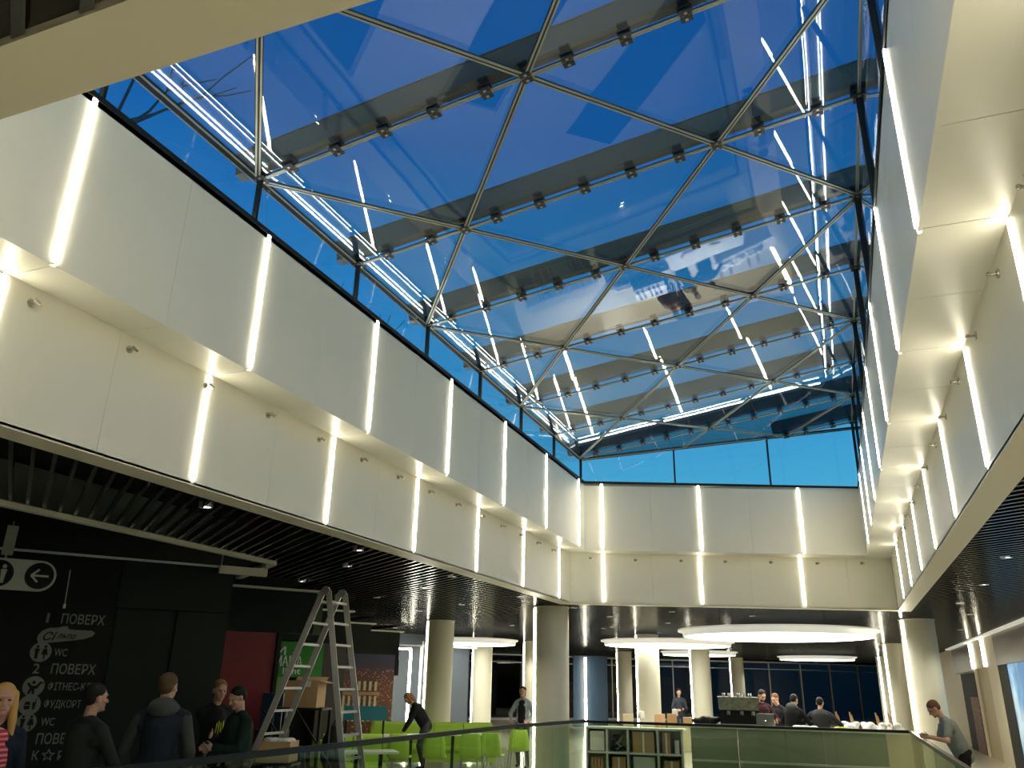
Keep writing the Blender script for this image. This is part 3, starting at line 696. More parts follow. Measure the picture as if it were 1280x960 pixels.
# ---- green shop sign
gs = empty('green_sign', ons(372, 845, 17.33), label='green shop sign board with pale letters behind the ladder', cat='sign')
mb = MB(); A = ons(347, 846, 17.30); B = ons(401, 846, 17.30); mb.obox(M['green'], V(0, 0, 0), NV, SV, Z, A.dot(NV), B.dot(NV), 17.28, 17.33, A.z, H + .70); toroot(mb.build('board', None), gs)
mb = MB(); mb.poly(M['wood'], [NS(4.98, 17.27, H + .50), NS(5.18, 17.27, H + .52), NS(5.05, 17.27, H + .30)], -SV * .004); toroot(mb.build('emblem', None, label='orange-brown emblem'), gs)
dtext('МАМА', 343, 832, 377, .20, 0, M['paper'], gs, s=17.28); dtext('light', 353, 842, 375, .12, 0, M['paper'], gs, s=17.28); dtext('И', 346, 818, 357, .16, 0, M['paper'], gs, s=17.28)
# ---- city mural poster: night sky, lights and a lit colonnade (flat print with its own procedural picture)
pm = bpy.data.materials.new('city_print'); pm.use_nodes = True; t = pm.node_tree; b = t.nodes['Principled BSDF']; b.inputs['Roughness'].default_value = .5
g = t.nodes.new('ShaderNodeTexCoord'); sp = t.nodes.new('ShaderNodeSeparateXYZ'); t.links.new(g.outputs['Object'], sp.inputs[0])
rp_ = t.nodes.new('ShaderNodeValToRGB'); e = rp_.color_ramp.elements; e[0].position = 0; e[0].color = (.10, .035, .02, 1); e[1].position = 1; e[1].color = (.02, .035, .10, 1)
for q, c in ((.35, (.16, .05, .025, 1)), (.62, (.13, .045, .04, 1)), (.8, (.05, .03, .07, 1))): k = e.new(q); k.color = c
mp = t.nodes.new('ShaderNodeMapRange'); mp.inputs[1].default_value = .9; mp.inputs[2].default_value = 2.5; t.links.new(sp.outputs['Z'], mp.inputs[0]); t.links.new(mp.outputs[0], rp_.inputs[0])
vo = t.nodes.new('ShaderNodeTexVoronoi'); vo.inputs['Scale'].default_value = 14; t.links.new(g.outputs['Object'], vo.inputs['Vector'])
lt = t.nodes.new('ShaderNodeMath'); lt.operation = 'LESS_THAN'; lt.inputs[1].default_value = .28; t.links.new(vo.outputs['Distance'], lt.inputs[0])
l2 = t.nodes.new('ShaderNodeMath'); l2.operation = 'LESS_THAN'; l2.inputs[1].default_value = 2.1; t.links.new(sp.outputs['Z'], l2.inputs[0])
ml = t.nodes.new('ShaderNodeMath'); ml.operation = 'MULTIPLY'; t.links.new(lt.outputs[0], ml.inputs[0]); t.links.new(l2.outputs[0], ml.inputs[1])
mx = t.nodes.new('ShaderNodeMix'); mx.data_type = 'RGBA'; mx.inputs[7].default_value = (.5, .20, .09, 1); t.links.new(ml.outputs[0], mx.inputs[0]); t.links.new(rp_.outputs[0], mx.inputs[6]); t.links.new(mx.outputs[2], b.inputs['Base Color'])
po = empty('mural_poster', NS(7.9, 20.8, 0), label='night city mural with a lit colonnade on the shop wall beyond the ladder', cat='poster')
mb = MB(); mb.obox(pm, V(0, 0, 0), NV, SV, Z, 6.9, 8.75, 20.78, 20.84, .3, H + .62); toroot(mb.build('print', None), po)
mb = MB()
for k in range(8): x = 7.25 + k * .14; mb.obox(M['beige'], V(0, 0, 0), NV, SV, Z, x, x + .06, 20.76, 20.78, H - 1.0, H - .40)
mb.obox(M['wood'], V(0, 0, 0), NV, SV, Z, 7.2, 8.38, 20.755, 20.78, H - .38, H - .30)
for k in range(5): x = 7.62 + k * .15; mb.obox(M['beige'], V(0, 0, 0), NV, SV, Z, x, x + .07, 20.76, 20.78, H - .27, H - .05)
toroot(mb.build('printed_colonnade', None), po)
# ================================================================ glass room and facade at the back
def fac(name, P, Q, z0, z1, ms, mw=.07, header=True):
    root = empty(name, (0, 0, 0), kind='structure'); d, n, L = local(P, Q, -P.normalized())
    cuts = [0] + [L * k / ms for k in range(1, ms)] + [L]
    for u in cuts:
        g = MB(); g.obox(M['mullion'], P, d, n, Z, u - mw / 2, u + mw / 2, -.10, .04, z0, z1); g.build('mullion', root)
    g = MB(); g.obox(M['mullion'], P, d, n, Z, 0, L, -.08, .05, z1 - .02, z1 + .06); g.obox(M['mullion'], P, d, n, Z, 0, L, -.08, .05, z1 - .38, z1 - .33)
    g.build('transom', root)
    g = MB(); g.obox(M['slat'], P, d, n, Z, 0, L, -.08, -.02, z1 + .06, ZC + .43); g.build('header', root)
    g = MB(); g.obox(M['mullion'], P, d, n, Z, 0, L, -.08, .05, z0, z0 + .12); g.build('sill', root)
    for a, b in zip(cuts[:-1], cuts[1:]):
        g = MB(); q = P + d * (a + mw / 2); r = P + d * (b - mw / 2); g.add([V(q.x, q.y, z0 + .1), V(r.x, r.y, z0 + .1), V(r.x, r.y, z1 - .02), V(q.x, q.y, z1 - .02)], [[0, 1, 2, 3]], M['facadeglass']); g.build('glass_pane', root)
    return root
ZF = H + 1.38
fac('window_6', V(3.9, 59.5, 0), V(-2.4, 52.6, 0), 0, ZF, 4)
fac('window_7', V(-2.4, 52.6, 0), V(-10.9, 48.0, 0), 0, ZF, 5)
fac('window_8', V(-10.9, 48.0, 0), V(-17.5, 41.5, 0), 0, ZF, 5)
fac('window_9', V(-17.5, 41.5, 0), V(-24, 38, 0), 0, ZF, 4)
# blue-grey back wall beyond the last shop, with LED door outline
bw = MB(); bw.obox(M['bluegrey'], V(0, 0, 0), NV, SV, Z, 10.1, 14.5, 27.5, 27.7, 0, ZC); struct('wall_shops', bw)
mb = MB(); f0 = NS(10.35, 26.0)
for a_, b_ in (((10.2, H + .98), (11.5, H + .98)), ((11.5, H + .98), (11.5, .2))):
    mb.bar(M['strip'], NS(a_[0], 26.0, a_[1]), NS(b_[0], 26.0, b_[1]), .06, .06)
mb.build('lit_frame', label='thin white LED outline around the glass opening beyond the last shop', cat='light strip')
mb = MB(); mb.bar(M['mullion'], NS(11.9, 26, 0), NS(11.9, 26, ZC - .3), .08, .08); mb.bar(M['mullion'], NS(10.1, 26, H + 1.1), NS(14, 26, H + 1.1), .06, .05); struct('trim_3', mb)
for i, (px, D, wd, lab) in enumerate(((571, 36, .5, 'dark blue wall panel seen between two left columns'), (738, 40, .8, 'dark blue wall panel right of the railing-corner column'))):
    c = at(px, D); v = V(.931, .364, 0); mb = MB(); mb.obox(M['deepblue'], V(0, 0, 0), v, V(-v.y, v.x, 0), Z, -wd, wd, 0, .15, 0, H + 1.25); mb.build('blue_panel', loc=c, label=lab, cat='panel')
for px, D, lab in ((711 + 41, 40, 'slim vertical light tube beside the dark blue panel'),):
    c = at(732, 39.5); mb = MB(); mb.tube(M['strip'], [V(0, 0, 0), V(0, 0, H + 1.15)], .05, 8); mb.build('light_tube', loc=c, label=lab, cat='light strip')
# dark neighbouring buildings beyond the facade
for i, (x0, x1, y0, y1, h_, lab) in enumerate(((-60, -13, 62, 75, 9, 'dark office block beyond the left of the facade'), (-18, 12, 78, 90, 13, 'dark block seen through the middle of the facade'), (6, 34, 66, 77, 11, 'dark block beyond the right end of the facade'))):
    bt = empty('building', ((x0 + x1) / 2, y0, -4), label=lab, cat='building')
    mb = MB(); mb.box(M['building'], -(x1 - x0) / 2, (x1 - x0) / 2, 0, y1 - y0, 0, h_ + 4); mb.build('wall', bt)
    mb = MB()
    for k in range(int((x1 - x0) / 3)):
        for r_ in range(4):
            if random.random() < .45: x = -(x1 - x0) / 2 + 1 + k * 3; mb.box(M['black'], x, x + 1.6, -.06, 0, 3 + r_ * 3, 4.4 + r_ * 3)
    mb.build('window', bt)
gr = MB(); gr.box(M['building'], -80, 60, 60, 140, -5.2, -5.0); struct('floor', gr, label='dark ground outside')
# ================================================================ right-hand shops
XW = 3.95
rw = MB(); rw.box(M['beige'], XW + .05, XW + .3, -5, 60, 0, ZC + .43); RW = struct('wall_right_shops', rw)
def rpan(name, m, y0, y1, z0, z1, x=XW, th=.06, label=None): g = MB(); g.box(m, x, x + th, y0 + .006, y1 - .006, z0, z1); return g.build(name, RW, label=label)
ZH = H + .70
for y0, y1 in ((10, 14), (14, 18), (18, 22.2), (22.2, 26.3)): rpan('header_panel', M['gunmetal'], y0, y1, ZH, ZC - .03, XW - .06)
rpan('header_panel', M['gunmetal'], 31.2, 36, ZH - .06, ZC - .03, XW - .06)
rpan('door_frame', M['signwall'], 24.9, 26.3, 0, ZH, XW - .04); rpan('door_frame', M['signwall'], 30.9, 34.6, 0, H + .60, XW - .04); rpan('wall_panel', M['beige'], 26.3, 28.0, 0, ZC - .03, XW - .05)
rpan('wall_panel', M['tan'], 28.0, 30.3, 0, ZH, XW + .0); rpan('wall_panel', M['beige'], 28.0, 31.2, ZH, ZC - .03, XW - .03); rpan('pilaster', M['beige'], 30.3, 30.9, 0, ZH, XW - .05)
pt = bpy.data.materials.new('blue_print'); pt.use_nodes = True; t = pt.node_tree; b = t.nodes['Principled BSDF']; b.inputs['Roughness'].default_value = .35
g = t.nodes.new('ShaderNodeTexCoord'); n_ = t.nodes.new('ShaderNodeTexNoise'); n_.inputs['Scale'].default_value = .8; n_.inputs['Detail'].default_value = 6; r_ = t.nodes.new('ShaderNodeValToRGB')
r_.color_ramp.elements[0].position = .45; r_.color_ramp.elements[0].color = (.03, .22, .50, 1); r_.color_ramp.elements[1].position = .62; r_.color_ramp.elements[1].color = (.40, .55, .65, 1)
t.links.new(g.outputs['Object'], n_.inputs['Vector']); t.links.new(n_.outputs['Fac'], r_.inputs[0]); t.links.new(r_.outputs[0], b.inputs['Base Color'])
b.inputs['Emission Strength'].default_value = .55; t.links.new(r_.outputs[0], b.inputs['Emission Color'])
mb = MB(); mb.box(pt, -.05, .0, -2.4, 2.4, 0, ZH - .02); mb.build('backlit_poster', loc=(XW + .0, 22.4, .01), label='tall blue backlit sky print in the right-hand shop window', cat='poster')
mb = MB(); mb.box(pm, -.02, .0, -.9, .9, 0, 1.7); mb.build('shop_poster', loc=(XW - .05, 31.8, .0), label='narrow picture print in the dark doorway at right', cat='poster')
mb = MB(); mb.box(M['discrim'], XW - .20, XW - .06, 10, 36.6, ZC - .05, ZC - .005); struct('trim_4', mb, label='white lit cornice above the right-hand shops')
for y, lab in ((28.3, 'wide white light tube on the beige pilaster at right'), (30.9, 'slim white light tube further along the right-hand shops')):
    mb = MB(); mb.box(M['strip'], -.03, 0, -.06, .06, 0, .78); mb.build('light_tube', loc=(XW - .06, y, H + .72), label=lab, cat='light strip')
# ================================================================ people
M['skin'] = mat('skin', (.50, .28, .19), .5); M['eye'] = mat('eye_dark', (.02, .015, .01), .3); M['lips'] = mat('lips', (.35, .10, .09), .5)
def cm(nm, c, r=.8): return M[nm] if nm in M else shade(nm, c, r)
def cap(mb, m, a, b, ra, rb, n=12):                    # tapered capsule
    d = (b - a); L = max(d.length, 1e-5); d.normalize(); pts = []; rs = []
    for t in (-1, -.7, -.35, 0): pts.append(a + d * ra * t); rs.append(ra * math.sqrt(max(.0004, 1 - t * t)))
    for t in (0, .35, .7, 1): pts.append(b + d * rb * t); rs.append(rb * math.sqrt(max(.0004, 1 - t * t)))
    mb.tube(m, pts, rs, n)
def rem(o, vx, sm=2):
    md = o.modifiers.new('remesh', 'REMESH'); md.mode = 'VOXEL'; md.voxel_size = vx; md.use_smooth_shade = True
    if sm: s_ = o.modifiers.new('smooth', 'SMOOTH'); s_.iterations = sm; s_.factor = .5
    return o
def ik(a, b, l1, l2, hint):
    d = b - a; L = min(d.length, (l1 + l2) * .995); d.normalize(); x = (l1 * l1 - l2 * l2 + L * L) / (2 * L); h = math.sqrt(max(0, l1 * l1 - x * x))
    p = (hint - d * hint.dot(d)).normalized(); return a + d * x + p * h, a + d * L
def person(pos, yaw, label, hgt=1.74, lean=0., head_pitch=0., head_yaw=0., hands=None, feet=None, hair=('short', (.05, .03, .02)), top=(.03, .03, .03), legs_c=(.03, .035, .05), shirt=None,
           shoe=(.02, .02, .02), vx=.011, sleeves=True, female=False, hood=None, extras=None, sit=False, sleeve_c=None, open_jacket=False, hem=None, wid=1.):
    """yaw: direction faced (radians about z, 0 = +Y). Local frame: x right, y forward."""
    k = hgt / 1.75; root = empty('person', pos, yaw, label=label, cat='person'); root.scale = (k, k, k)
    hip = .93 if not sit else .50
    pel = V(0, 0, hip); ca, sa = math.cos(lean), math.sin(lean)
    def up(p): q = V(*p) - pel + V(0, 0, hip - .93) * 0; return pel + V(q.x, q.y * ca + q.z * sa, -q.y * sa + q.z * ca)
    def U(x, y, z): return up((x, y, z - .93 + hip))
    sw = (.172 if not female else .152) * (.5 + .5 * wid)
    chest, neck, head = U(0, .0, 1.30), U(0, -.01, 1.47), U(0, .03, 1.635)
    hp = Matrix.Rotation(head_yaw, 3, 'Z') @ Matrix.Rotation(-(lean + head_pitch), 3, 'X')
    def Hh(x, y, z): return head + hp @ V(x, y, z)
    sk = M['skin']; b = MB()
    # torso, neck, head (one body)
    cap(b, sk, U(0, 0, .97), U(0, -.01, 1.34), .105, .125); b.ell(sk, U(0, 0, 1.36), (.15, .10, .10)); b.ell(sk, U(0, 0, .96), (.15, .11, .11))
    cap(b, sk, U(0, -.015, 1.42), Hh(0, -.015, -.06), .052, .050)
    b.ell(sk, Hh(0, -.01, .03), (.074, .093, .092), hp, 20, 14); b.ell(sk, Hh(0, .022, -.045), (.056, .066, .068), hp, 16, 12); b.ell(sk, Hh(0, .07, -.085), (.026, .022, .018), hp)
    cap(b, sk, Hh(0, .082, .012), Hh(0, .104, -.024), .009, .014, 8); b.ell(sk, Hh(0, .078, .032), (.05, .016, .011), hp)
    for s in (-1, 1):
        b.ell(sk, Hh(s * .075, -.008, -.005), (.011, .018, .030), hp); b.ell(sk, Hh(s * .035, .058, -.022), (.024, .022, .020), hp)
    # arms
    ar = {}
    for s in (-1, 1):
        sh = U(s * sw, -.005, 1.385); tgt = V(*hands[0 if s < 0 else 1]) if hands else U(s * (sw + .07), .04, .80)
        el_, wr = ik(sh, tgt, .29, .26, V(s * .6, -.8, -.1)); ar[s] = (sh, el_, wr)
        cap(b, sk, sh, el_, .048, .037); cap(b, sk, el_, wr, .038, .026)
        d = (wr - el_).normalized(); sd = d.cross(V(0, 1, 0)); sd = (sd if sd.length > .2 else d.cross(Z)).normalized(); nn = d.cross(sd).normalized()
        pc = wr + d * .05; rot = Matrix((sd, nn, d)).transposed(); b.ell(sk, pc, (.040, .018, .052), rot)
        for f in range(4):
            o_f = wr + d * .085 + sd * (f - 1.5) * .0205; l_ = (.036, .042, .040, .030)[f]
            m1 = o_f + d * l_ + nn * .006 * s; m2 = m1 + d * l_ * .7 + nn * .016 * s
            cap(b, sk, o_f, m1, .0092, .0085, 6); cap(b, sk, m1, m2, .0085, .0075, 6)
        th = wr + d * .03 + sd * .034; cap(b, sk, th, th + d * .035 + sd * .026, .011, .009, 6); cap(b, sk, th + d * .035 + sd * .026, th + d * .062 + sd * .030, .009, .008, 6)
    lg = {}
    for s in (-1, 1):
        h_ = V(s * .09, 0, hip - .02)
        ft = V(*feet[0 if s < 0 else 1]) if feet else (V(s * .11, .0, .09) if not sit else V(s * .12, .42, .09))
        kn, an = ik(h_, ft, .43, .42, V(s * .1, 1, .3)); lg[s] = (h_, kn, an)
        cap(b, sk, h_, kn, .075, .050); cap(b, sk, kn, an, .050, .034); cap(b, sk, an - V(0, .02, .04), an + V(0, .11, -.055), .035, .028)
    body = b.build('body', root); rem(body, vx * .8, 1)
    # face details
    e = MB()
    for s in (-1, 1): e.ell(M['eye'], Hh(s * .031, .0795, .008), (.012, .006, .007), hp)
    e.build('eyes', root); e = MB(); e.ell(M['lips'], Hh(0, .083, -.058), (.022, .008, .007), hp); e.build('mouth', root)
    # hair
    hm = cm('hair_%.2f_%.2f_%.2f' % hair[1], hair[1], .55); e = MB()
    e.ell(hm, Hh(0, -.022, .050), (.080, .096, .082), hp, 20, 14)
    e.ell(hm, Hh(0, -.050, .012), (.074, .062, .070), hp, 16, 12)
    if hair[0] == 'long':
        for s in (-1, 1):
            cap(e, hm, Hh(s * .068, .0, .05), Hh(s * .088, .005, -.14), .030, .030); cap(e, hm, Hh(s * .085, .005, -.12), Hh(s * .095, .035, -.30), .034, .016)
        cap(e, hm, Hh(0, -.075, .02), Hh(0, -.09, -.24), .075, .05)
    if hair[0] == 'bun': e.ell(hm, Hh(0, -.12, .07), (.045, .04, .04), hp); cap(e, hm, Hh(0, -.09, .03), Hh(0, -.08, -.08), .06, .05)
    if hair[0] == 'bob':
        for s in (-1, 1): cap(e, hm, Hh(s * .066, -.01, .06), Hh(s * .078, .0, -.09), .030, .024)
        cap(e, hm, Hh(0, -.07, .02), Hh(0, -.075, -.11), .07, .05)
    rem(e.build('hair', root), vx, 1)
    if hair[0] == 'beard':
        e = MB(); e.ell(hm, Hh(0, .03, -.075), (.055, .062, .045), hp); rem(e.build('beard', root), vx, 1)
    # top garment
    tm = cm('cloth_%.3f_%.3f_%.3f' % top, top); e = MB(); zb = .90 if not sit else .92
    cap(e, tm, U(0, 0, zb), U(0, -.005, 1.32), .138 * wid, .150 * wid, 16); e.ell(tm, U(0, -.005, 1.33), (.20 * wid, .125, .13)); e.ell(tm, U(0, .0, 1.02), (.175 * wid, .13, .16))
    e.ell(tm, U(0, .0, zb), (.178 * wid, .13, .09))
    cap(e, tm, U(-.05, -.015, 1.44), U(.05, -.015, 1.44), .068, .068)
    parts = (e,)
    sm_ = tm if sleeve_c is None else cm('cloth_%.3f_%.3f_%.3f' % sleeve_c, sleeve_c); e2 = e if sleeve_c is None else MB()
    for s in (-1, 1):
        sh, el_, wr = ar[s]
        cap(e, tm, U(s * .05, -.01, 1.45), sh + V(0, 0, .005), .055, .060)
        if sleeves: cap(e2, sm_, sh, el_, .062, .052); cap(e2, sm_, el_, el_ + (wr - el_) * .97, .052, .040)
        else: cap(e2, sm_, sh, sh + (el_ - sh) * .72, .062, .056)
    rem(e.build('jacket' if sleeves else 't_shirt', root), vx, 3)
    if sleeve_c is not None: rem(e2.build('sleeves', root, label='grey sleeves'), vx, 2)
    if hem: h2 = MB(); h2.lathe(cm('white_hem', (.6, .6, .6)), U(0, 0, .86), [(.160, -.02), (.162, .02)], 20); h2.build('shirt_hem', root)
    if hood:
        h2 = MB(); h2.ell(cm('hood_grey', hood), U(0, -.09, 1.47), (.13, .085, .09)); cap(h2, cm('hood_grey', hood), U(-.09, -.03, 1.46), U(.09, -.03, 1.46), .05, .05); rem(h2.build('hood', root), vx, 2)
    if shirt:
        smt = shirt if not isinstance(shirt, tuple) else cm('cloth_%.3f_%.3f_%.3f' % shirt, shirt)
        h2 = MB(); h2.ell(smt, U(0, .072, 1.22), (.11, .092, .24)); cap(h2, smt, U(0, .035, 1.0), U(0, .04, 1.36), .122, .105); rem(h2.build('shirt', root), vx, 1)
    # trousers and shoes
    lm = cm('cloth_%.3f_%.3f_%.3f' % legs_c, legs_c); e = MB(); e.ell(lm, V(0, 0, hip + .02), (.168, .125, .12))
    for s in (-1, 1):
        h_, kn, an = lg[s]; cap(e, lm, h_, kn, .095, .066); cap(e, lm, kn, an + V(0, 0, .01), .066, .050)
    rem(e.build('trousers', root), vx, 2)
    sm2 = cm('shoe_%.2f' % shoe[0], shoe, .4)
    for s in (-1, 1):
        an = lg[s][2]; e = MB(); cap(e, sm2, an + V(0, -.03, -.05), an + V(0, .13, -.06), .042, .036); e.ell(sm2, an + V(0, 0, -.03), (.042, .05, .045)); rem(e.build('shoe', root), vx, 1)
    if extras: extras(root, U, ar, Hh)
    return root
def face(pos, tx, ty): return math.atan2(-(tx - pos.x), ty - pos.y)     # yaw that looks at (tx, ty)
def toward(pos, deg): return face(pos, 0, 0) + math.radians(deg)         # 0 = towards the camera
stripe = bpy.data.materials.new('red_stripes'); stripe.use_nodes = True; t = stripe.node_tree; b = t.nodes['Principled BSDF']; b.inputs['Roughness'].default_value = .8
g = t.nodes.new('ShaderNodeTexCoord'); wv = t.nodes.new('ShaderNodeTexWave'); wv.bands_direction = 'Z'; wv.inputs['Scale'].default_value = 9; wv.inputs['Distortion'].default_value = 1.0; wv.inputs['Detail'].default_value = 0
r_ = t.nodes.new('ShaderNodeValToRGB'); r_.color_ramp.elements[0].position = .55; r_.color_ramp.elements[0].color = (.48, .01, .03, 1); r_.color_ramp.elements[1].position = .7; r_.color_ramp.elements[1].color = (.62, .28, .30, 1)
t.links.new(g.outputs['Object'], wv.inputs[0]); t.links.new(wv.outputs['Fac'], r_.inputs[0]); t.links.new(r_.outputs[0], b.inputs['Base Color'])
def ex_woman(root, U, ar, Hh):
    for z in (1.30, 1.20, 1.10, 1.00):
        q = MB(); q.ell(M['paper'], U(.11, .135, z), (.009, .006, .009)); q.build('button', root)
p = at(11, 7.5)
person(p, toward(p, 8), 'blonde woman in red striped top and open navy jacket at the left edge', 1.76, hair=('long', (.55, .33, .10)), top=(.012, .016, .028), shirt=stripe, female=True, vx=.008, extras=ex_woman, legs_c=(.02, .02, .03))
def ex_gloves(root, U, ar, Hh):
    for s in (-1, 1):
        a, e_, w_ = ar[s]; d = (w_ - e_).normalized(); q = MB(); q.ell(M['paper'], w_ + d * .06, (.045, .035, .05)); rem(q.build('white_glove', root), .01, 1)
p = at(122, 8.3)
person(p, toward(p, 128), 'dark-haired man in long black coat with white gloves before the black directory wall', 1.76, head_yaw=-.2, hair=('short', (.015, .012, .01)), top=(.022, .026, .022), legs_c=(.02, .02, .02), hands=((-.10, .36, .99), (.16, .34, .98)), vx=.008, extras=ex_gloves, wid=1.08)
def ex_tool(root, U, ar, Hh):
    q = MB(); w_ = ar[-1][2]; q.bar(M['paper'], w_ + V(-.02, .02, -.02), w_ + V(-.10, .10, -.05), .05, .06); q.build('white_cloth', root, label='white cloth in the left hand')
p = at(212, 8.8)
person(p, toward(p, 172), 'man seen from behind in navy jacket with grey hood and grey sleeves', 1.86, head_yaw=-.35, hair=('short', (.09, .055, .03)), top=(.018, .024, .034), sleeve_c=(.055, .058, .055), hood=(.07, .075, .07), legs_c=(.035, .035, .04), hands=((-.26, .16, .90), (.27, .04, .86)), hem=True, vx=.008, wid=1.12, extras=ex_tool)
def ex_yellow(root, U, ar, Hh):
    q = MB()
    for i, x in enumerate((-.045, -.015, .015, .045)): q.bar(M['yellow'], U(x, .170, 1.17 + .02 * (i % 2)), U(x * .8, .168, 1.31 - .02 * (i % 2)), .020, .006, V(1, 0, 0))
    q.build('shirt_print', root, label='yellow print on the chest')
p = at(276, 11.1)
person(p, toward(p, 22), 'fair-haired man with arms crossed and a yellow print on his black shirt', 1.80, head_pitch=.15, hair=('short', (.20, .11, .05)), top=(.012, .012, .013), shirt=(.014, .014, .014), hands=((.10, .22, 1.16), (-.10, .24, 1.12)), vx=.009, extras=ex_yellow, legs_c=(.012, .012, .014))
def ex_phone(root, U, ar, Hh):
    w_ = ar[-1][2]; q = MB(); q.bar(M['pill'], w_ + V(0, .05, -.02), w_ + V(.02, .12, .06), .07, .01); q.build('phone', root)
p = at(309, 10.3)
person(p, toward(p, -62), 'black-haired man in dark green jacket looking down beside the man with crossed arms', 1.74, lean=.08, head_pitch=.35, hair=('short', (.008, .008, .008)), top=(.012, .026, .018), hands=((-.06, .32, 1.12), (.10, .30, 1.10)), vx=.009, extras=ex_phone, legs_c=(.02, .02, .02), wid=1.08)
p = at(535, 19.5)
person(p, toward(p, -80), 'brown-haired woman in black jacket leaning over a white table', 1.72, lean=.62, head_pitch=.15, hair=('bob', (.22, .11, .05)), top=(.012, .012, .014), legs_c=(.06, .06, .07), hands=((-.12, .52, .80), (.14, .48, .80)), female=True)
p = at(654, 20.6)
person(p, toward(p, -16), 'woman in pale denim jacket and grey trousers standing by the thick column', 1.76, hair=('bun', (.06, .035, .02)), top=(.30, .36, .38), shirt=(.012, .012, .014), legs_c=(.10, .105, .11), hands=((-.20, .26, 1.02), (.22, .22, 1.04)), feet=((-.16, .12, .09), (.13, -.14, .09)), female=True)
p = at(848, 31)
person(p, toward(p, 10), 'distant man in dark jacket standing between two centre columns', 1.74, head_pitch=.2, hair=('short', (.03, .02, .015)), top=(.03, .035, .045), hands=((-.10, .28, 1.10), (.12, .28, 1.08)), vx=.016)
p = at(949, 20.5)
person(p, toward(p, 28), 'dark-haired man in maroon shirt looking down behind the silver laptop', 1.80, lean=.10, head_pitch=.35, hair=('beard', (.015, .012, .01)), top=(.035, .008, .012), hands=((-.18, .34, 1.12), (.20, .32, 1.12)), wid=1.1)
p = at(974, 21.7)
person(p, toward(p, -40), 'light-brown-haired man bending close to the black-haired man at the counter', 1.74, lean=.22, head_pitch=.2, hair=('short', (.12, .06, .03)), top=(.014, .013, .015), hands=((-.18, .40, 1.12), (.20, .36, 1.12)))
p = at(986, 19.9)
person(p, toward(p, 150), 'black-haired man in black jacket with white collar edge, back to us at the counter', 1.74, lean=.22, head_pitch=.15, hair=('short', (.006, .006, .007)), top=(.008, .008, .009), hands=((-.22, .42, 1.10), (.24, .38, 1.10)), wid=1.2, hood=(.40, .40, .38))
p = at(1022, 19.9)
person(p, toward(p, 172), 'broad man in charcoal sweater seen from behind at the counter', 1.68, lean=.16, head_pitch=.05, hair=('beard', (.008, .008, .008)), top=(.030, .034, .032), hands=((-.42, .34, 1.06), (.42, .34, 1.06)), wid=1.3)
p = V(1.58, 15.2, 0)
person(p, toward(p, -78), 'man in grey T-shirt leaning on the right handrail', 1.78, lean=.42, head_pitch=.25, hair=('short', (.13, .06, .03)), top=(.20, .22, .20), legs_c=(.015, .015, .015), sleeves=False, hands=((-.18, .46, 1.16), (.18, .44, 1.16)), vx=.010)
# ================================================================ aluminium A-frame ladder
lc_ = at(408, 11.8); ld = empty('stepladder', lc_, label='tall open aluminium double ladder standing behind the left railing', cat='ladder')
RT = V(.931, .364, 0).normalized(); dp = V(-.30, .954, 0)      # spread direction / rung direction
def P_(a, b, z): return RT * a + dp * b + Z * z
ld.scale = (1.02, 1.02, 1.02); HL = 2.93
for sgn, nm in ((-1, 'left'), (1, 'right')):
    xt, xb = (-.10, -1.05) if sgn < 0 else (-.03, .52)
    leg = []
    for y_, yb in ((-.19, -.27), (.19, .27)):
        a, b_ = P_(xt + (.10 if y_ > 0 else 0) * 1.2, y_, HL), P_(xb + (.10 if y_ > 0 else 0) * 1.2, yb, .04); leg.append((a, b_))
        m = MB(); m.bar(M['alu'], a, b_, .028, .075, RT); rl = m.build('rail', ld)
        f = MB(); f.bar(M['black'], b_ - Z * .0 + (a - b_).normalized() * .06, b_ - (a - b_).normalized() * .035, .04, .085, RT); f.build('foot', rl)
    for k in range(10):
        t_ = .05 + .279 * k / HL * 1.0
        a = leg[0][0].lerp(leg[0][1], t_); b_ = leg[1][0].lerp(leg[1][1], t_)
        m = MB(); m.bar(M['alu'], a, b_, .034, .03); m.build('rung', ld)
for y_ in (-.19, .19):
    m = MB(); c = P_(-.065 + (.12 if y_ > 0 else 0), y_, HL); m.tube(M['steel'], [c - dp * .03, c + dp * .03], .055, 14); m.bar(M['steel'], c - RT * .09 - Z * .06, c + Z * .03, .03, .06); m.bar(M['steel'], c + RT * .06 - Z * .06, c + Z * .03, .03, .06); m.build('hinge', ld)
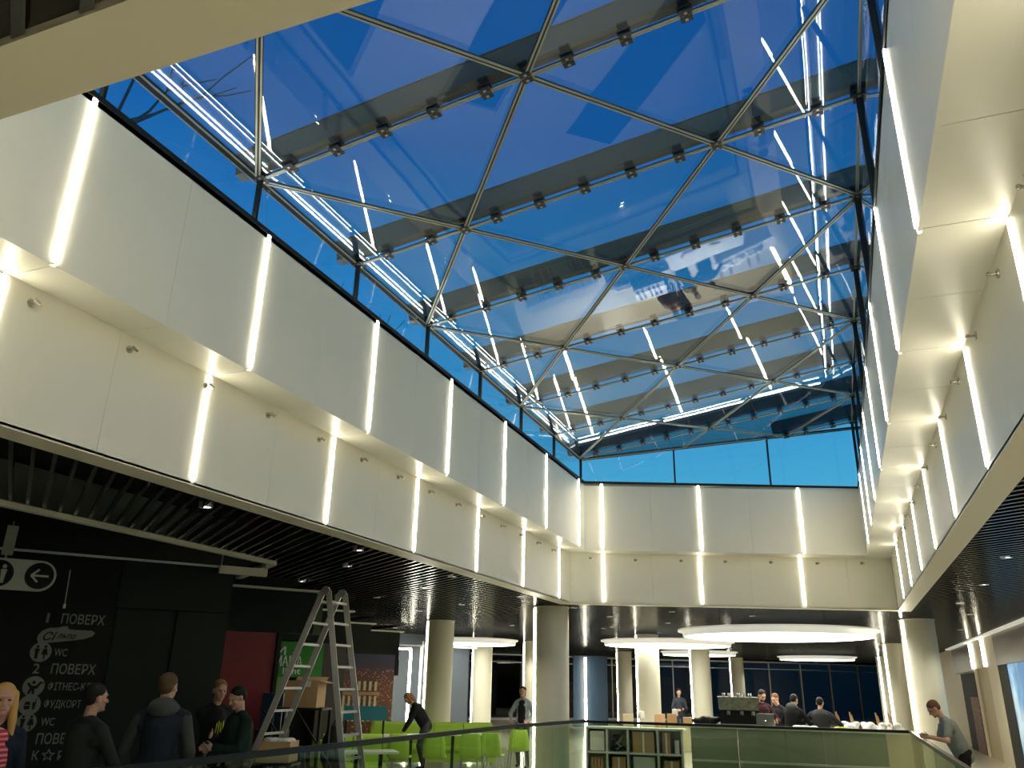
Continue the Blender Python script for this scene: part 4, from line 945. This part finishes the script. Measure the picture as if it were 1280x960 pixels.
# ================================================================ black rack with boxes near the ladder
c = at(382, 12.9); rk = empty('metal_rack', c, label='black metal rack holding the large cardboard box behind the ladder', cat='rack')
for x in (-.34, .34):
    for y in (-.25, .25): m = MB(); m.bar(M['black'], RT * x + dp * y, RT * x + dp * y + Z * 1.46, .04, .04); m.build('post', rk)
for z in (.35, .92, 1.45): m = MB(); m.obox(M['black'], V(0, 0, 0), RT, dp, Z, -.36, .36, -.27, .27, z - .03, z); m.build('shelf', rk)
m = MB(); m.bar(M['black'], RT * -.05 + dp * -.29 + Z * 1.5, RT * .75 + dp * -.29 + Z * .45, .035, .02, RT); m.build('diagonal_brace', rk)
m = MB(); m.bar(M['black'], RT * -.5 + dp * -.29 + Z * 1.45, RT * .3 + dp * -.29 + Z * .45, .035, .02, RT); m.build('diagonal_brace', rk)
def cardbox(pos, w_, d_, h, label, flaps=True, fill=None, rz=0.):
    b0 = empty('cardboard_box', pos, rz, label=label, cat='box'); x_, y_ = RT, dp
    m = MB(); th = .012
    m.obox(M['card'], V(0, 0, 0), x_, y_, Z, -w_ / 2, w_ / 2, -d_ / 2, d_ / 2, 0, th)
    for s in (-1, 1):
        m.obox(M['card'], V(0, 0, 0), x_, y_, Z, s * w_ / 2 - th / 2, s * w_ / 2 + th / 2, -d_ / 2, d_ / 2, 0, h); m.obox(M['card'], V(0, 0, 0), x_, y_, Z, -w_ / 2, w_ / 2, s * d_ / 2 - th / 2, s * d_ / 2 + th / 2, 0, h)
    m.build('carton', b0)
    if flaps:
        f = MB(); f.poly(M['card'], [x_ * w_ / 2 + y_ * -d_ / 2 + Z * h, x_ * w_ / 2 + y_ * d_ / 2 + Z * h, x_ * (w_ / 2 + .12) + y_ * d_ / 2 + Z * (h - .03), x_ * (w_ / 2 + .12) + y_ * -d_ / 2 + Z * (h - .03)], Z * .008); f.build('flap', b0)
        f = MB(); f.poly(M['card'], [x_ * -w_ / 2 + y_ * d_ / 2 + Z * h, x_ * w_ / 2 + y_ * d_ / 2 + Z * h, x_ * w_ / 2 + y_ * (d_ / 2 + .1) + Z * (h + .05), x_ * -w_ / 2 + y_ * (d_ / 2 + .1) + Z * (h + .05)], Z * .008); f.build('flap', b0)
    if fill:
        f = MB()
        for k in range(9): f.ell(M['paper'], x_ * random.uniform(-.4, .4) * w_ + y_ * random.uniform(-.35, .35) * d_ + Z * h, (.07, .07, .04))
        f.build('packing_paper', b0)
    return b0
b1 = cardbox(c + Z * 1.452 + RT * .02, .46, .42, .36, 'large open cardboard box with white label on top of the black rack')
m = MB(); m.obox(M['paper'], V(0, 0, 0), RT, dp, Z, .02, .13, -.225, -.217, .28, .36); m.build('label_sheet', b1)
cardbox(at(357, 11.9) + Z * .82, .42, .36, .25, 'lower cardboard box filled with crumpled white paper, in front of the rack', False, True)
cc = at(357, 11.9); tb = empty('low_stand', cc, label='low black stand under the lower cardboard box', cat='stand')
m = MB(); m.obox(M['black'], V(0, 0, 0), RT, dp, Z, -.26, .26, -.2, .2, .78, .815); m.build('top', tb)
for x in (-.22, .22):
    for y in (-.16, .16): m = MB(); m.bar(M['black'], RT * x + dp * y, RT * x + dp * y + Z * .78, .035, .035); m.build('leg', tb)
m = MB(); c = at(348, 13.9); m.obox(M['deepblue'], V(0, 0, 0), RT, dp, Z, -.16, .16, -.15, .15, 1.1, 1.62); m.obox(M['black'], V(0, 0, 0), RT, dp, Z, -.2, .2, -.2, .2, 0, 1.1); m.build('display_stand', loc=c, label='dark stand topped by a blue carton left of the large cardboard box', cat='stand')
# grey moulded chair and white stool behind the railing
def shellchair(pos, yaw, seatm, legm, label, group=None, back=.86):
    r = empty('shell_chair', pos, yaw, label=label, cat='chair', group=group)
    m = MB()
    rows_ = [(.22, .455), (.10, .44), (-.08, .44), (-.17, .47), (-.21, .56), (-.235, .70), (-.25, back)]; ww = [.20, .225, .22, .22, .22, .215, .17]
    vs = []
    for (y, z), w_ in zip(rows_, ww):
        for q in (-1, -.6, 0, .6, 1): vs.append(V(q * w_, y + (.03 * q * q if z > .5 else 0), z + (.02 * q * q if z < .5 else 0)))
    vs2 = [v + V(0, -.012, -.014) for v in vs]; n = len(vs); F = []
    for i in range(len(rows_) - 1):
        for j in range(4): a = i * 5 + j; F.append([a, a + 1, a + 6, a + 5]); F.append([n + a, n + a + 5, n + a + 6, n + a + 1])
    for i in range(len(rows_) - 1): F.append([i * 5, (i + 1) * 5, n + (i + 1) * 5, n + i * 5]); F.append([i * 5 + 4, n + i * 5 + 4, n + (i + 1) * 5 + 4, (i + 1) * 5 + 4])
    F.append([0, n, n + 1, 1]); F += [[j, n + j, n + j + 1, j + 1] for j in range(1, 4)]; L = (len(rows_) - 1) * 5; F += [[L + j, L + j + 1, n + L + j + 1, n + L + j] for j in range(4)]
    m.add(vs + vs2, F, seatm, True); m.build('seat_shell', r)
    for x in (-1, 1):
        for y in (-.16, .19): m = MB(); m.tube(legm, [V(x * .15, y * .8, .435), V(x * .20, y * 1.15, .0)], .011, 8); m.build('leg', r)
    m = MB(); m.tube(legm, [V(-.16, -.13, .425), V(.16, -.13, .425)], .009, 6); m.tube(legm, [V(-.16, .15, .425), V(.16, .15, .425)], .009, 6); m.build('seat_frame', r)
    return r
greypl = mat('grey_plastic', (.22, .25, .22), .5)
p = at(406, 13.4); shellchair(p + Z * 0, toward(p, 100), greypl, M['steel'], 'grey shell chair beside the black rack')
p = at(383, 10.3); shellchair(p, toward(p, 180), M['white'], M['steel'], 'white shell chair seen through the railing glass under the ladder', back=.84)
# ================================================================ lime seating with white tables
def bench(pos, yaw, L, label):
    r = empty('lime_sofa', pos, yaw, label=label, cat='sofa', group='lime sofas'); k = max(2, round(L / .8))
    for i in range(k):
        a, b_ = -L / 2 + L * i / k + .01, -L / 2 + L * (i + 1) / k - .01
        m = MB(); m.box(M['lime'], a, b_, -.08, .06, .42, .84); m.tube(M['lime'], [V(a, -.01, .84), V(b_, -.01, .84)], .07, 10); m.build('back_cushion', r)
        m = MB(); m.box(M['lime'], a, b_, .06, .52, .26, .44); m.tube(M['lime'], [V(a, .50, .35), V(b_, .50, .35)], .09, 10); m.build('seat_cushion', r)
    m = MB(); m.box(M['lime'], -L / 2, L / 2, -.07, .50, .06, .26); m.build('base', r)
    for x in (-L / 2 + .1, L / 2 - .1):
        for y in (-.02, .44): m = MB(); m.tube(M['steel'], [V(x, y, 0), V(x, y, .06)], .02, 8); m.build('leg', r)
def table(pos, yaw, L, W_, label, h=.75):
    r = empty('white_table', pos, yaw, label=label, cat='table', group='white tables')
    m = MB(); m.box(M['white'], -L / 2, L / 2, -W_ / 2, W_ / 2, h - .03, h); m.build('tabletop', r)
    for x in (-L / 2 + .25, L / 2 - .25): m = MB(); m.lathe(M['black'], V(x, 0, 0), [(.20, 0), (.20, .015), (.035, .03), (.035, h - .03)], 16); m.build('pedestal', r)
p = at(545, 21.2); bench(p, toward(p, 8), 2.9, 'long lime sofa behind the white table of the leaning woman')
p = at(447, 16.3); bench(p, toward(p, 10), 1.1, 'lime sofa at left, just right of the ladder')
p = at(468, 14.6); table(p, toward(p, 10), .9, .55, 'white table at the left, near the ladder foot')
p = at(497, 18.9); table(p, toward(p, 10), 1.25, .6, 'white table the leaning woman rests her hands on')
p = at(588, 19.6); table(p, toward(p, 8), 1.2, .6, 'white table right of the leaning woman')
for px, D, yw, lab in ((505, 17.2, 170, 'lime shell chair left of the leaning woman, close to the railing'), (548, 17.3, 175, 'lime shell chair right behind the leaning woman'), (590, 17.6, 182, 'lime shell chair in the middle of the row before the tables'), (618, 17.9, 165, 'lime shell chair just left of the woman in denim'), (648, 19.4, 190, 'lime shell chair in front of the woman in denim'), (478, 21.9, 0, 'lime shell chair beyond the sofa, by the lit glass room'), (418, 15.3, 150, 'lime shell chair beside the right leg of the ladder')):
    p = at(px, D); shellchair(p, toward(p, yw), M['limeplastic'], M['steel'], lab, 'lime shell chairs', .88)
p = at(460, 17.1); m = MB(); m.box(mat('teal_board', (.02, .20, .28), .5), -.42, .42, -.02, .02, 1.10, 1.36); m.box(M['black'], -.38, -.34, -.02, .02, 0, 1.1); m.box(M['black'], .34, .38, -.02, .02, 0, 1.1); m.build('teal_board', loc=p, rz=toward(p, 0), label='teal board under the mural at the end of the left lime sofa', cat='board')
p = at(424, 14.0); m = MB(); m.ell(M['black'], V(0, 0, .36), (.20, .16, .36)); m.ell(M['black'], V(0, -.14, .28), (.13, .07, .16)); m.tube(M['black'], [V(-.05, 0, .70), V(0, 0, .78), V(.05, 0, .70)], .012, 6); m.build('backpack', loc=p + Z * .45, label='black backpack on a stool between ladder legs', cat='bag')
m = MB(); m.lathe(M['black'], V(0, 0, 0), [(.18, 0), (.18, .02), (.03, .03), (.03, .42), (.18, .43), (.18, .45)], 18); m.build('stool', loc=p, label='small black stool under the backpack', cat='stool')
# ================================================================ display shelf behind the far railing
u_ = (V(RX1, yrail(RX1), 0) - V(CX, yrail(CX), 0)).normalized(); un = V(-u_.y, u_.x, 0)
base = V(CX, yrail(CX), 0) + un * .75
def ux(px): r = ray(px, 900); r = V(r.x, r.y, 0); t_ = base.dot(un) / r.dot(un); return (r * t_ - base).dot(u_)
sh = empty('display_shelf', base, label='white open cubby shelf filled with boxes behind the far railing', cat='shelf')
xs = [ux(q) for q in (733, 758, 784, 794, 824, 851)]; zt = .98
for x in [ux(733)] + [ux(q) for q in (758, 784, 821, 851)]: m = MB(); m.obox(M['white'], V(0, 0, 0), u_, un, Z, x - .02, x + .02, 0, .4, .0, zt); m.build('divider', sh)
for z in (.02, .50, zt): m = MB(); m.obox(M['white'], V(0, 0, 0), u_, un, Z, ux(733) - .02, ux(851) + .02, 0, .4, z - .02, z + .02); m.build('shelf', sh)
m = MB(); m.obox(M['greygreen'], V(0, 0, 0), u_, un, Z, ux(733), ux(851), .40, .42, 0, zt); m.build('back_panel', sh)
cells = [(735, 756, .55, .93, 'paper', 'white carton in the top left cubby'), (762, 781, .54, .90, 'black', 'dark bundle of cables in the second top cubby'), (788, 818, .54, .94, 'card', 'tan carton in the third top cubby'), (825, 838, .54, .94, 'wood', 'wooden case in the right top cubby'), (840, 849, .54, .80, 'paper', 'crumpled paper bag in the right top cubby'),
         (736, 755, .05, .42, 'wood', 'wooden crate in the bottom left cubby'), (762, 782, .05, .44, 'card', 'brown carton in the second bottom cubby'), (788, 818, .05, .46, 'white', 'large white carton in the third bottom cubby'), (826, 848, .05, .40, 'card', 'low brown carton in the right bottom cubby')]
for a, b_, z0, z1, mt, lab in cells:
    x0, x1 = ux(a) + .03, ux(b_) - .03; r = empty('carton', base + u_ * ((x0 + x1) / 2) + un * .2 + Z * (z0 - .02 if z0 < .1 else z0 - .02), label=lab, cat='box', group='cartons in the cubby shelf')
    w_ = (x1 - x0) / 2; m = MB()
    if mt == 'black':
        for k in range(14): m.ell(M['black'], u_ * random.uniform(-w_ * .8, w_ * .8) + un * random.uniform(-.12, .02) + Z * random.uniform(.04, .3), (.06, .06, .05))
        for k in range(5): m.tube(M['steel'], [u_ * random.uniform(-w_, w_) - un * .15 + Z * random.uniform(.05, .35) for _ in range(3)], .008, 6)
    elif lab.startswith('wooden crate'):
        for k in range(4): x = -w_ + (2 * w_) * k / 4; m.obox(M['wood'], V(0, 0, 0), u_, un, Z, x + .01, x + 2 * w_ / 4 - .01, -.15, -.13, 0, z1 - z0)
        m.obox(M['wood'], V(0, 0, 0), u_, un, Z, -w_, w_, -.13, .12, 0, .03)
    else:
        m.obox(M[mt], V(0, 0, 0), u_, un, Z, -w_, w_, -.15, .12, 0, z1 - z0); m.obox(M['paper'], V(0, 0, 0), u_, un, Z, -.02, .02, -.153, -.15, 0, z1 - z0)
    m.build('body', r)
# bar counter with grey-green back
ct = empty('bar_counter', base, label='long bar counter with plain grey-green back panel behind the far railing', cat='counter')
x0, x1 = ux(862), ux(1106)
kk = 4
for i in range(kk):
    m = MB(); a, b_ = x0 + (x1 - x0) * i / kk, x0 + (x1 - x0) * (i + 1) / kk; m.obox(M['greygreen'], V(0, 0, 0), u_, un, Z, a + .003, b_ - .003, .10, .14, .0, 1.04); m.build('front_panel', ct)
m = MB(); m.obox(M['white'], V(0, 0, 0), u_, un, Z, x0, x1, .06, .80, 1.04, 1.08); m.build('worktop', ct)
m = MB(); m.obox(M['white'], V(0, 0, 0), u_, un, Z, x0, x1, .06, .10, .40, .44); m.build('ledge', ct)
def cpos(px, dy=.4, z=1.08): return base + u_ * ux(px) + un * dy + Z * z
UR = math.atan2(u_.y, u_.x)
m = MB()
for k in range(26): m.ell(M['black'], V(random.uniform(-.24, .24), random.uniform(-.10, .10), random.uniform(.07, .14)), (.10, .09, .06))
rem(m.build('black_cloth', loc=cpos(884, .34), rz=UR, label='crumpled black cloth bundle on the left end of the bar counter', cat='cloth'), .02, 2)
# espresso machine
es = empty('espresso_machine', cpos(925, .42), UR, label='espresso machine with a busy metal body on the bar counter', cat='machine')
camo = mat('mottled_metal', (.24, .26, .18), .35, metal=.3, noise=.85, nscale=14)
m = MB(); m.box(camo, -.42, .40, -.2, .25, .32, .56); m.box(M['steel'], -.43, .41, -.21, .26, .56, .58); m.build('housing', es)
m = MB(); m.box(M['black'], -.40, .38, -.16, .22, .04, .32); m.build('body', es)
m = MB(); m.box(M['steel'], -.42, .42, -.26, .22, .0, .05); m.build('drip_tray', es)
for x in (-.22, .05, .28): m = MB(); m.tube(M['steel'], [V(x, -.18, .30), V(x, -.18, .22)], .035, 12); m.tube(M['black'], [V(x, -.20, .23), V(x, -.33, .22)], .014, 8); m.build('group_head', es)
for i, x in enumerate((-.3, -.18, .0, .12, .24)): m = MB(); m.lathe(M['white'] if i % 2 else M['steel'], V(x, .02, .58), [(.028, 0), (.04, .07), (.036, .07), (.02, .01)], 14); m.build('cup', loc=cpos(925, .42), rz=UR, label='%s cup on the espresso machine, %s from left' % ('white' if i % 2 else 'metal', ['first', 'second', 'third', 'fourth', 'fifth'][i]), cat='cup', group='cups on the espresso machine')
m = MB(); m.tube(M['strip'], [V(0, 0, 0), V(0, 0, .52)], .025, 8); m.build('light_tube', loc=cpos(943, .62), label='short glowing tube at the right side of the espresso machine', cat='light strip')
lp = empty('laptop', cpos(957, .22), UR + .06, label='open silver laptop with its lid towards us on the bar counter', cat='laptop')
m = MB(); m.box(M['steel'], -.17, .17, -.02, .22, 0, .016); m.build('base', lp)
m = MB(); m.obox(mat('laptop_lid', (.33, .34, .30), .35, metal=.5), V(0, -.02, .016), V(1, 0, 0), V(0, .97, .2).normalized(), V(0, -.22, .97).normalized(), -.18, .18, -.008, 0, 0, .26); m.build('lid', lp)
m = MB(); m.ell(M['disc'], V(0, -.052, .14), (.016, .004, .016)); m.build('lid_emblem', lp, label='small glowing lid emblem')
m = MB()
for k in range(10): m.ell(M['paper'], V(random.uniform(-.2, .2), random.uniform(-.08, .08), .03), (.09, .07, .035))
rem(m.build('white_bag', loc=cpos(1006, .22), rz=UR, label='crumpled white bag on the counter between the two men seen from behind', cat='bag'), .02, 2)
m = MB()
for k in range(8): m.ell(M['yellow'], V(random.uniform(-.13, .13), random.uniform(-.06, .06), .03), (.06, .05, .03))
rem(m.build('yellow_cloth', loc=cpos(1054, .25), rz=UR, label='crumpled yellow cloth on the right part of the counter', cat='cloth'), .02, 2)
# cluttered white table at the right of the counter
base2 = at(1092, 20.2); rz2 = toward(base2, 180)
tt = empty('display_table', base2, rz2, label='long white display table with wooden sticks behind the counter at right', cat='table')
m = MB(); m.box(M['paper'], -.85, .85, -.25, .25, .99, 1.03); m.build('tabletop', tt); m = MB(); m.box(M['beige'], -.8, .8, -.22, .22, .0, .99); m.build('body', tt)
for i, px in enumerate((1044, 1061, 1093, 1109)):
    p = at(px, 20.3); m = MB(); m.bar(M['wood'], V(0, 0, 0), V(-.04, 0, .36), .05, .03); m.bar(M['wood'], V(.05, 0, 0), V(-.01, .0, .30), .02, .03); m.build('wooden_stick', loc=p + Z * 1.03, rz=rz2, label='upright wooden stick on the white display table, %s from left' % ['first', 'second', 'third', 'fourth'][i], cat='stick', group='wooden sticks')
for i in range(7):
    p = at(1054 + i * 10.5, 20.15); m = MB()
    for k in range(4): m.ell(M['paper'], V(random.uniform(-.07, .07), random.uniform(-.05, .05), .04 + .03 * k), (.09, .07, .05))
    rem(m.build('paper_parcel', loc=p + Z * 1.03, rz=i, label='crumpled white paper parcel on the display table, %s from left' % (['first'] + ORD[1:])[i], cat='parcel', group='paper parcels'), .02, 2)
# tables of the far hall
for i, (px, D, L, lab) in enumerate(((800, 24, 3.0, 'long cream table behind the cubby shelf'), (864, 27, 1.7, 'cream table in front of the distant man'))):
    p = at(px, D); r = empty('cream_table', p, toward(p, 180), label=lab, cat='table'); L = min(L, 2.4)
    m = MB(); m.box(M['beige'], -L / 2, L / 2, -.35, .35, .72, .76); m.build('tabletop', r); m = MB(); m.box(M['beige'], -L / 2 + .1, L / 2 - .1, -.3, .3, 0, .72); m.build('body', r)
for i, (px, D, h, mt, lab) in enumerate(((784, 24, .34, 'beige', 'small beige carton on the left end of the cream table'), (823, 24, .36, 'card', 'small tan carton on the right end of the cream table'), (838, 27, .28, 'wood', 'flat wooden box on the table before the distant man'), (858, 27, .2, 'card', 'low brown box beside the flat wooden box'))):
    p = at(px, D); m = MB(); m.box(M[mt], -.14, .14, -.12, .12, 0, h); m.box(M['trim'], -.145, .145, -.02, .02, .0, h + .004); m.build('small_box', loc=p + Z * .76, rz=toward(p, 180), label=lab, cat='box')
for i, px in enumerate((800, 842, 895)):
    p = at(px, 24 if px < 820 else 27); m = MB(); m.lathe(M['white'], V(0, 0, 0), [(.05, 0), (.05, .01), (.012, .05), (.012, .2), (.10, .24), (.08, .42), (.001, .43)], 16); m.build('table_lamp', loc=p + Z * (.76 if px < 870 else .0), label='small white lamp-like stand, %s from left in the far hall' % ['first', 'second', 'third'][i], cat='lamp') if px < 870 else None

# ================================================================ bare trees outside, seen through the left clerestory glass
M['bark'] = mat('tree_bark', (.05, .055, .05), .9)
def tree(pos, h, label):
    r = empty('bare_tree', pos, label=label, cat='tree', group='bare trees outside'); m = MB(); t_ = MB()
    def grow(p, d, L, rad, lv):
        q = p + d * L; (t_ if lv < 2 else m).tube(M['bark'], [p, p.lerp(q, .5) + V(random.uniform(-1, 1), random.uniform(-1, 1), 0) * L * .05, q], [rad, rad * .85, rad * .65], 6, False)
        if lv >= 5: return
        for k in range(3 if lv < 3 else 2):
            nd = (d + V(random.uniform(-1, 1), random.uniform(-1, 1), random.uniform(-.1, .6)) * .62).normalized(); grow(q, nd, L * random.uniform(.6, .8), rad * .62, lv + 1)
    grow(V(0, 0, 0), V(0, 0, 1), h * .36, .16, 0); t_.build('trunk', r); m.build('branches', r)
tree(V(-11.5, 6.2, -5), 15.5, 'bare tree outside at the near end of the left clerestory'); tree(V(-16.5, 19, -5), 16, 'bare tree outside further along the left clerestory')
